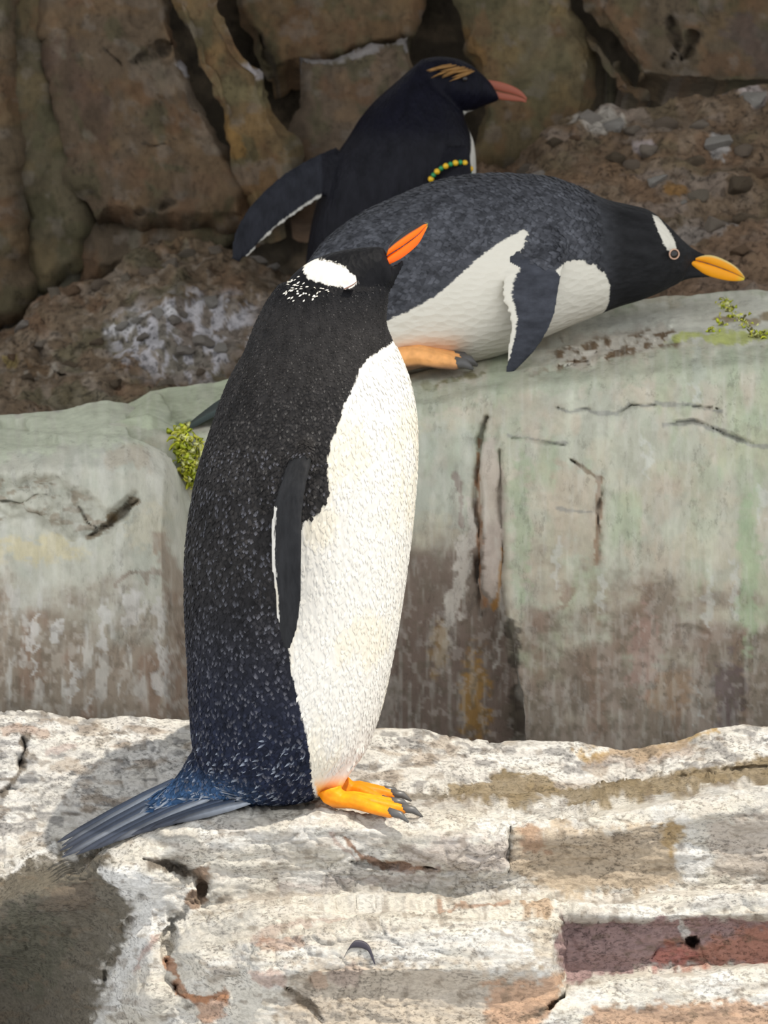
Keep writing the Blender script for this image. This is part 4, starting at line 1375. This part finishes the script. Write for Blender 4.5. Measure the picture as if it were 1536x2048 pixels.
for fr, sgn in zip(frames, (-1, 1)):
    s_, cc, nn, ok = near_flipper(co, fr, .011)
    ok &= (s_ > .16) & (np.abs(co[:, 1]) > .118)
    strip = np.where((s_ > .36) & (s_ < .86), -.62 - cc, -1.0) * .02
    sd = np.where(ok, strip, sd)
    dark[ok] = np.array([.020, .020, .021])
    isflip |= ok
set_float(body, 'sd', sd)
set_color(body, 'dark', dark)
set_color(body, 'light', light)
link('body', body, M_PLUME, b.root)
isblack = (sd < -.002) & ~isflip & (co[:, 1] < .08)
grow = .35 + .65 * smooth(.66, .42, zz)
flakes(b, M_PLUME, co, no, isblack & (zz > .02) & (zz < .50), 7500, (0, 0, -1), .0080, .0030, .0015, dark, light, sd, bright=.26, seed=2, tip=(.11, .11, .125), size=grow)  # pale tips, here and on the neck, paint in sun glints
flakes(b, M_PLUME, co, no, isblack & (zz >= .44) & (zz < .70), 9000, (0, 0, -1), .0080, .0030, .0013, dark, light, sd, bright=.10, seed=6, tip=(.09, .085, .08), size=grow)
flakes(b, M_PLUME, co, no, isblack & (zz <= .12), 1500, (-.75, 0, -.6), .014, .0024, .0015, dark, light, sd, bright=.25, seed=3, tip=(.30, .33, .38))
lowback = isblack & (co[:, 0] < b.uz(np.array([510.]), np.array([1600.]), 0)[0][0]) & (zz < b.uz(np.array([450.]), np.array([1565.]), 0)[0][2])
flakes(b, M_PLUME, co, no, lowback, 420, (-.85, 0, -.5), .026, .0026, .0016, dark, light, sd, bright=.5, seed=8, tip=(.50, .52, .55))
flakes(b, M_PLUME, co, no, (sd > .004) & ~isflip & (co[:, 1] < .09) & (zz > .07) & (zz < .62), 5000, (-.1, 0, -1), .011, .0024, .0006, dark, light, sd, bright=0, seed=4)
# scattered white feathers trailing from the eye patch over the nape
sp = b.mask(co, [(566, 572), (596, 555), (640, 568), (668, 579), (640, 590), (610, 604), (575, 598)], -.05)
nape = (sp > 0) & (sde < -.001) & (co[:, 1] < 0)
flakes(b, M_PLUME, co, no, nape, 46, (-.5, 0, -.9), .0055, .0013, .0018, dark, light, np.full(len(co), .01), bright=0, seed=5)


def gentoo_upper(t, h):
    o_ = np.array([.84, .15, .004]) * (1 - t[:, None] * .0)
    k = smooth(.02, .2, h)[:, None]
    c_ = o_ * (1 - k) + np.array([.02, .02, .022]) * k
    tp = smooth(.86, 1, t)[:, None]
    return c_ * (1 - tp) + np.array([.16, .15, .03]) * tp


def gentoo_lower(t, h):
    c_ = np.tile(np.array([.90, .12, .002]), (len(t), 1))
    tp = smooth(.84, 1, t)[:, None]
    return c_ * (1 - tp) + np.array([.30, .24, .03]) * tp


bill(b, [(781, 487, 762, 537, .98), (792, 476, 781, 528, .78), (806, 465, 802, 517, .55), (820, 456, 822, 502, .40), (836, 448, 838, 486, .36), (848, 444, 849, 466, .34), (856, 447, 855, 454, .3)], .4, gentoo_upper, gentoo_lower, .52)
# closed eye: a thin lid line at the front of the white patch
lp = [b.uz(np.array([x], float), np.array([y], float), -.050)[0] for x, y in ((688, 578), (698, 574), (707, 569), (714, 563))]
V, F = [], []
for i, p in enumerate(lp):
    for j in range(6):
        a = 2 * math.pi * j / 6
        r = (.0007, .0013, .0013, .0007)[i]
        V.append(p + np.array([math.cos(a) * r * .5, math.sin(a) * .005, math.sin(a) * .0 + math.cos(a) * r]))
for i in range(3):
    for j in range(6):
        F.append((i * 6 + j, i * 6 + (j + 1) % 6, i * 6 + 6 + (j + 1) % 6, i * 6 + 6 + j))
link('eyelid', mesh_np('eyelid', np.array(V), F), plain('closed_eyelid', (.16, .07, .05), rough=.5), b.root)
# feet
ORANGE = (.83, .26, .003)


def loc(px, py, off):
    return b.uz(np.array([px], float), np.array([py], float), off)[0]


foot(b, loc(660, 1578, -.05), loc(668, 1604, -.055), [loc(786, 1628, -.088), loc(812, 1620, -.060), loc(790, 1606, -.030)], ORANGE)
foot(b, loc(678, 1566, .045), loc(690, 1584, .045), [loc(772, 1603, .022), loc(790, 1590, .048), loc(775, 1583, .075)], np.array(ORANGE) * np.array([1, .85, 1.5]))
# tail of stiff quills
quills = [((348, 1560), (113, 1683)), ((352, 1566), (122, 1690)), ((358, 1572), (118, 1700)), ((364, 1580), (126, 1706)), ((372, 1587), (122, 1713)), ((380, 1594), (150, 1708)), ((390, 1600), (185, 1697)),
          ((418, 1597), (225, 1682)), ((446, 1600), (262, 1668)), ((470, 1602), (300, 1655)), ((500, 1604), (345, 1643))]
for i, (q0, q1) in enumerate(quills):
    f = i / 10
    bs, tp = loc(q0[0], q0[1], .03 - .075 * f), loc(q1[0], q1[1], .03 - .085 * f)
    tail_feather(b, bs, tp, .0062, (-.35, -.75, .55), (.24, .26, .29) if i % 3 == 1 else (.05, .066, .10), (.016, .018, .026), bow=.003)

# ------------------------------------------------------------------ lying gentoo penguin
YL = .80
b = Bird('gentoo_penguin.001', (960, 716), YL, math.radians(12), label='gentoo penguin lying on its belly on the green ledge, head low to the right', category='penguin')
lie = [(470, 770, 500, 800, .5), (510, 715, 560, 800, .7), (555, 635, 630, 795, .8), (600, 556, 700, 775, .82), (650, 485, 770, 752, .82), (720, 430, 828, 738, .82), (800, 392, 885, 731, .82), (880, 361, 940, 724, .82), (960, 348, 1000, 709, .82),
       (1040, 348, 1062, 684, .82), (1108, 356, 1122, 658, .82), (1163, 376, 1186, 632, .82), (1212, 398, 1236, 613, .80), (1258, 409, 1274, 602, .80), (1298, 420, 1308, 589, .80), (1333, 448, 1334, 577, .80), (1363, 478, 1360, 563, .74),
       (1384, 495, 1376, 535, .56), (1402, 504, 1394, 520, .42), (1418, 511, 1415, 516, .3)]
b.add(b.loft(lie, .8, k=56, sub=4))
b.add(b.loft([(1355, 525, 1355, 566, .75), (1375, 524, 1375, 559, .6), (1394, 534, 1394, 557, .5), (1410, 545, 1410, 556, .4), (1424, 551, 1424, 556, .3)], .5, k=24, sub=4))
frames = []
for sgn in (-1, 1):
    pts = [((1112, 470), .085), ((1090, 520), .112), ((1062, 575), .128), ((1062, 615), .135), ((1059, 645), .139), ((1043, 692), .141), ((1016, 748), .142)]
    ax = np.array([b.uz(np.array([q[0][0]], float), np.array([q[0][1]], float), -q[1])[0] for q in pts])
    if sgn > 0:
        ax[:, 1] *= -1
    ch = [np.array([.97, 0, .12])] * len(pts)
    V, F, fr = b.blade(ax, ch, [.022, .030, .044, .039, .032, .022, .005], [.014, .011, .008, .0065, .006, .005, .003])
    b.add((V, F))
    frames.append(fr)
body, co, no = b.fuse(.003, 5)
white = [(540, 785), (610, 745), (700, 693), (780, 645), (830, 620), (880, 590), (920, 552), (958, 517), (1000, 488), (1030, 472), (1058, 460), (1064, 474), (1050, 500), (1034, 535), (1042, 556), (1090, 556), (1122, 530), (1160, 522), (1198, 530), (1222, 548), (1238, 575), (1243, 612), (1243, 800), (540, 900)]
patch = [(1317, 434), (1330, 438), (1346, 460), (1358, 482), (1361, 500), (1352, 506), (1338, 502), (1326, 480), (1317, 452)]
OFFS = -.12
sdw = b.mask(co, white, OFFS)
sde = b.mask(co, patch, -.055)
sd = np.maximum(sdw, sde)
dark = np.tile(np.array([.060, .062, .070]), (len(co), 1))
hd = smooth(b.uz(np.array([1130.]), np.array([500.]), 0)[0][0], b.uz(np.array([1230.]), np.array([500.]), 0)[0][0], co[:, 0])[:, None]
dark = dark * (1 - hd) + np.array([.016, .016, .017]) * hd
light = np.tile(np.array([.66, .625, .535]), (len(co), 1))
fz = smooth(b.uz(np.array([870.]), np.array([660.]), -.1)[0][2], b.uz(np.array([870.]), np.array([715.]), -.1)[0][2], co[:, 2]) * (1 - smooth(b.uz(np.array([900.]), np.array([700.]), -.1)[0][0], b.uz(np.array([960.]), np.array([700.]), -.1)[0][0], co[:, 0]))
light = light * (1 - .55 * fz[:, None]) + np.array([.75, .36, .12]) * .55 * fz[:, None]
isflip = np.zeros(len(co), bool)
for fr in frames:
    s_, cc, nn, ok = near_flipper(co, fr, .013)
    ok &= (s_ > .2) & (np.abs(co[:, 1]) > .105)
    strip = np.where((s_ > .27) & (s_ < .93), -.64 - cc, -1.0) * .03
    sd = np.where(ok, strip, sd)
    dark[ok] = np.array([.050, .053, .064])
    isflip |= ok
set_float(body, 'sd', sd)
set_color(body, 'dark', dark)
set_color(body, 'light', light)
link('body', body, M_PLUME2, b.root)
flakes(b, M_PLUME2, co, no, (sd < -.003) & ~isflip & (hd[:, 0] < .6) & (co[:, 1] < .08), 6000, (-1, 0, -.15), .012, .004, .0014, dark, light, sd, bright=0, seed=12)


def gentoo_upper_low(t, h):
    c_ = np.tile(np.array([.82, .33, .012]), (len(t), 1))
    k = smooth(.45, .85, h)[:, None]
    c_ = c_ * (1 - k) + np.array([.62, .50, .20]) * k
    tp = smooth(.7, 1, t)[:, None] * .6
    return c_ * (1 - tp) + np.array([.35, .33, .10]) * tp


def gentoo_lower_low(t, h):
    c_ = np.tile(np.array([.84, .33, .01]), (len(t), 1))
    tp = smooth(.7, 1, t)[:, None]
    return c_ * (1 - tp) + np.array([.62, .52, .05]) * tp


bill(b, [(1390, 514, 1375, 526, 1.25), (1411, 510, 1395, 541, .80), (1430, 512, 1414, 551, .48), (1452, 521, 1438, 558, .4), (1470, 532, 1460, 562, .36), (1483, 545, 1478, 562, .32), (1490, 555, 1488, 560, .3)], .4, gentoo_upper_low, gentoo_lower_low, .42)
eye(b, 1348, 508, -.052, 8.5)


def loc(px, py, off):
    return b.uz(np.array([px], float), np.array([py], float), off)[0]


foot(b, None, loc(800, 722, -.085), [loc(918, 728, -.125), loc(926, 722, -.100), loc(915, 716, -.075)], (.80, .38, .13), rad=.013)
foot(b, None, loc(812, 708, .05), [loc(900, 714, .03), loc(915, 708, .055), loc(900, 702, .08)], (.80, .38, .13), rad=.011)
for i in range(9):
    f = i / 8
    bs = loc(500 - 10 * f, 770 + 24 * f, .02 - .05 * f)
    tp = loc(352 + 18 * (1 - f), 842 + 14 * f, .03 - .10 * f)
    tail_feather(b, bs, tp, .009, (-.3, -.4, .8), (.035, .045, .045), (.02, .03, .025))

# ------------------------------------------------------------------ crested penguin at the back
YC = 1.50
b = Bird('crested_penguin', (790, 640), YC, math.radians(8), label='dark crested penguin with yellow head plumes and beaded flipper band standing behind the lying one', category='penguin')
cre = [(846, 116, 880, 160, .6), (828, 132, 905, 200, .78), (795, 162, 925, 226, .84), (752, 200, 930, 240, .86), (720, 238, 938, 262, .86), (698, 274, 946, 282, .86), (676, 306, 950, 312, .86), (655, 342, 951, 348, .86), (640, 385, 950, 392, .86),
       (628, 430, 946, 440, .86), (618, 480, 936, 490, .86), (612, 530, 920, 540, .86), (616, 575, 895, 585, .86), (640, 615, 860, 620, .84), (690, 640, 820, 640, .7)]
b.add(b.loft(cre, .8, k=48, sub=4))
b.add(b.loft([(826, 140, 850, 220, .7), (846, 120, 885, 226, .8), (872, 113, 915, 228, .8), (905, 115, 945, 222, .8), (936, 126, 968, 212, .76), (962, 146, 988, 205, .66), (982, 166, 1000, 200, .5)], .8, k=36, sub=5))
frames = []
# far flipper held out behind, near flipper hanging with the band
pts = [((690, 330), .02), ((640, 352), .03), ((590, 382), .04), ((545, 418), .05), ((512, 452), .055), ((488, 488), .06), ((472, 522), .062)]
ax = np.array([b.uz(np.array([q[0][0]], float), np.array([q[0][1]], float), -q[1])[0] for q in pts])
V, F, fr = b.blade(ax, [np.array([-.55, .3, .75])] * len(pts), [.036, .036, .036, .033, .029, .022, .010], [.014, .010, .008, .0065, .006, .005, .003])
b.add((V, F))
frames.append(fr)
pts = [((905, 300), .085), ((905, 345), .118), ((902, 400), .135), ((895, 460), .142), ((886, 520), .145), ((878, 570), .146)]
ax = np.array([b.uz(np.array([q[0][0]], float), np.array([q[0][1]], float), -q[1])[0] for q in pts])
V, F, fr2 = b.blade(ax, [np.array([.9, -.2, .3])] * len(pts), [.030, .034, .036, .032, .024, .008], [.014, .011, .008, .0065, .006, .003])
b.add((V, F))
frames.append(fr2)
body, co, no = b.fuse(.0035, 5)
white = [(926, 222), (934, 236), (940, 262), (938, 290), (930, 330), (928, 400), (920, 480), (900, 560), (880, 700), (1100, 700), (1100, 262), (955, 222)]
sd = b.mask(co, white, -.02)
dark = np.tile(np.array([.012, .012, .016]), (len(co), 1))
hz = smooth(b.uz(np.array([800.]), np.array([290.]), 0)[0][2], b.uz(np.array([800.]), np.array([240.]), 0)[0][2], co[:, 2])[:, None]
dark = dark * (1 - hz) + np.array([.005, .005, .010]) * hz
light = np.tile(np.array([.62, .60, .54]), (len(co), 1))
s_, cc, nn, ok = near_flipper(co, frames[0], .013)
ok &= co[:, 0] < b.uz(np.array([640.]), np.array([380.]), 0)[0][0]
sd = np.where(ok, (-.80 - cc) * .03, sd)
dark[ok] = np.array([.020, .021, .027])
s2, cc2, nn2, ok2 = near_flipper(co, frames[1], .014)
ok2 &= np.abs(co[:, 1]) > .1
sd = np.where(ok2, -.03, sd)
set_float(body, 'sd', sd)
set_color(body, 'dark', dark)
set_color(body, 'light', light)
link('body', body, M_PLUME3, b.root)


def crest_bill(t, h):
    c_ = np.tile(np.array([.30, .09, .055]), (len(t), 1))
    k = (1 - smooth(0, .22, t))[:, None]
    return c_ * (1 - k) + np.array([.62, .22, .20]) * k


bill(b, [(958, 158, 952, 184, .45), (978, 160, 974, 192, .45), (1002, 164, 998, 199, .42), (1025, 172, 1022, 202, .38), (1043, 183, 1040, 203, .34), (1054, 196, 1052, 205, .3)], .42, crest_bill, crest_bill, .52)
eye(b, 930, 158, -.046, 5, lid=False)


def loc(px, py, off):
    return b.uz(np.array([px], float), np.array([py], float), off)[0]


M_CREST = plain('golden_plume', (.26, .13, .03), rough=.6, noise=.4, scale=90)
r_ = random.Random(5)
for i in range(14):
    f = i / 13
    x0, y0 = 948 - 50 * f + r_.uniform(-4, 4), 140 - 12 * f + r_.uniform(-2, 3)
    p0 = loc(x0, y0, -.040)
    p1 = loc(x0 - 42 - 10 * r_.random(), y0 + 6 + 16 * r_.random(), -.052)
    ax_ = p1 - p0
    L_ = np.linalg.norm(ax_)
    ax_ /= L_
    side = np.cross(ax_, [0, -1, 0])
    side /= np.linalg.norm(side)
    V, F = [], []
    for t, w_ in ((0, .3), (.35, 1), (.7, .7), (1, .1)):
        q = p0 + ax_ * L_ * t
        V += [q + side * .0028 * w_, q + np.array([0, -.0022, 0]) * w_, q - side * .0028 * w_, q + np.array([0, .001, 0])]
    for a in range(3):
        for j in range(4):
            F.append((a * 4 + j, a * 4 + (j + 1) % 4, a * 4 + 4 + (j + 1) % 4, a * 4 + 4 + j))
    F += [(3, 2, 1, 0), (12, 13, 14, 15)]
    link('crest_plume', mesh_np('crest_plume', np.array(V), F), M_CREST, b.root)
# band of beads round the near flipper
band = bpy.data.objects.new('flipper_band', None)
M_BEADY = plain('yellow_bead', (.78, .47, .015), rough=.35)
M_BEADG = plain('green_bead', (.02, .26, .09), rough=.35)
bead_me = []
for mm, rr in ((M_BEADY, .0054), (M_BEADG, .0045)):
    bm = bmesh.new()
    bmesh.ops.create_icosphere(bm, subdivisions=2, radius=rr)
    me = bpy.data.meshes.new('bead')
    bm.to_mesh(me)
    bm.free()
    me.polygons.foreach_set('use_smooth', np.ones(len(me.polygons), bool))
    me.materials.append(mm)
    bead_me.append(me)
cpts = catmull(np.array([loc(x, y, -o_) for x, y, o_ in ((862, 358, .118), (868, 349, .122), (882, 337, .126), (900, 329, .128), (918, 325, .126), (932, 327, .122), (940, 336, .116), (942, 348, .110))]), np.linspace(0, 7, 60))
V, F = [], []
for i, p in enumerate(cpts):
    for j in range(6):
        a = 2 * math.pi * j / 6
        V.append(p + np.array([math.cos(a) * .0016, math.sin(a) * .0016, math.cos(a) * .0016]))
for i in range(59):
    for j in range(6):
        F.append((i * 6 + j, i * 6 + (j + 1) % 6, i * 6 + 6 + (j + 1) % 6, i * 6 + 6 + j))
band = link('flipper_band', mesh_np('flipper_band', np.array(V), F), M_BEADG, b.root)
cum = np.concatenate([[0], np.cumsum(np.linalg.norm(np.diff(cpts, axis=0), axis=1))])
nb = int(cum[-1] / .0088)
for i in range(nb):
    q = [np.interp(.0088 * i, cum, cpts[:, j]) for j in range(3)]
    o = bpy.data.objects.new('bead', bead_me[i % 2])
    COL.objects.link(o)
    o.location = q
    o.parent = band


# ------------------------------------------------------------------ weed on the rock
def weed(name, pts, n, size, cols, seed, **props):
    r = random.Random(seed)
    V, F, C = [], [], []
    for _ in range(n):
        p = np.array(r.choice(pts)) + np.array([r.gauss(0, .005), r.gauss(0, .003), r.gauss(0, .005)])
        d = np.array([r.gauss(0, 1), -abs(r.gauss(0, .8)), r.gauss(-.2, .8)])
        d /= np.linalg.norm(d)
        sd_ = np.cross(d, [r.gauss(0, 1), r.gauss(0, 1), r.gauss(0, 1)])
        sd_ /= np.linalg.norm(sd_)
        nn = np.cross(d, sd_)
        L_ = size * r.uniform(.6, 1.5)
        w_ = size * r.uniform(.2, .45)
        base = len(V)
        for t, ww, up in ((0, .4, 0), (.35, 1, .25), (.7, .9, .2), (1, .3, -.1)):
            q = p + d * L_ * t + nn * L_ * up
            V += [q + sd_ * w_ * ww, q - sd_ * w_ * ww, q - nn * .0012]
        for a in range(3):
            for j in range(3):
                F.append((base + a * 3 + j, base + a * 3 + (j + 1) % 3, base + a * 3 + 3 + (j + 1) % 3, base + a * 3 + 3 + j))
        cc = np.array(r.choice(cols)) * r.uniform(.75, 1.2)
        C += [cc] * 12
    me = mesh_np(name, np.array(V), F)
    set_color(me, 'Col', np.array(C))
    return link(name, me, M_FOOT, None, kind='stuff', **props)


YG = [(.60, .62, .05), (.70, .68, .10), (.46, .52, .04), (.72, .72, .30)]
pts = [MIDR.at(x, y) + np.array([0, -.012, 0]) for x, y in ((362, 872), (366, 885), (372, 900), (376, 915), (380, 930), (385, 945), (390, 958), (372, 880), (386, 905), (392, 925), (360, 865), (396, 890), (356, 868), (365, 895), (372, 915), (384, 950), (378, 935))]
weed('algae', pts, 260, .013, YG, 3, label='yellow green algae hanging in the gap between the two rock blocks', category='algae')
pts = [MIDR.at(x, y) + np.array([0, -.004, .003]) for x, y in ((1445, 612), (1450, 622), (1455, 632), (1462, 645), (1475, 655), (1490, 668), (1510, 676), (1530, 680), (1550, 678), (1440, 660), (1425, 672), (1500, 680), (1520, 684))]
weed('algae', pts, 200, .007, YG + [(.16, .15, .04)], 4, label='yellow green algae tuft on the ledge below the lying penguin\'s bill', category='algae')

# small dark curved arc on the front of the ledge
fp = [FORE.at(x, y) + np.array([0, -.004, .002]) for x, y in ((686, 1914), (692, 1901), (703, 1892), (716, 1888), (728, 1891), (738, 1902), (746, 1926))]
fp = catmull(np.array(fp), np.linspace(0, 6, 25))
V, F = [], []
for i, p in enumerate(fp):
    wd = .0045 * math.sin(math.pi * min(1, (i + 1) / 26) ** .75) + .0006
    for j in range(6):
        a = 2 * math.pi * j / 6
        V.append(p + np.array([math.cos(a) * wd * .5, math.sin(a) * .002, math.sin(a) * .0 + math.cos(a) * wd]))
for i in range(len(fp) - 1):
    for j in range(6):
        F.append((i * 6 + j, i * 6 + (j + 1) % 6, i * 6 + 6 + (j + 1) % 6, i * 6 + 6 + j))
link('dark_arc', mesh_np('dark_arc', np.array(V), F), plain('dark_arc_matte', (.03, .025, .035), rough=.6), None,
     label='small dark curved arc on the front of the pale ledge', category='dark_arc')
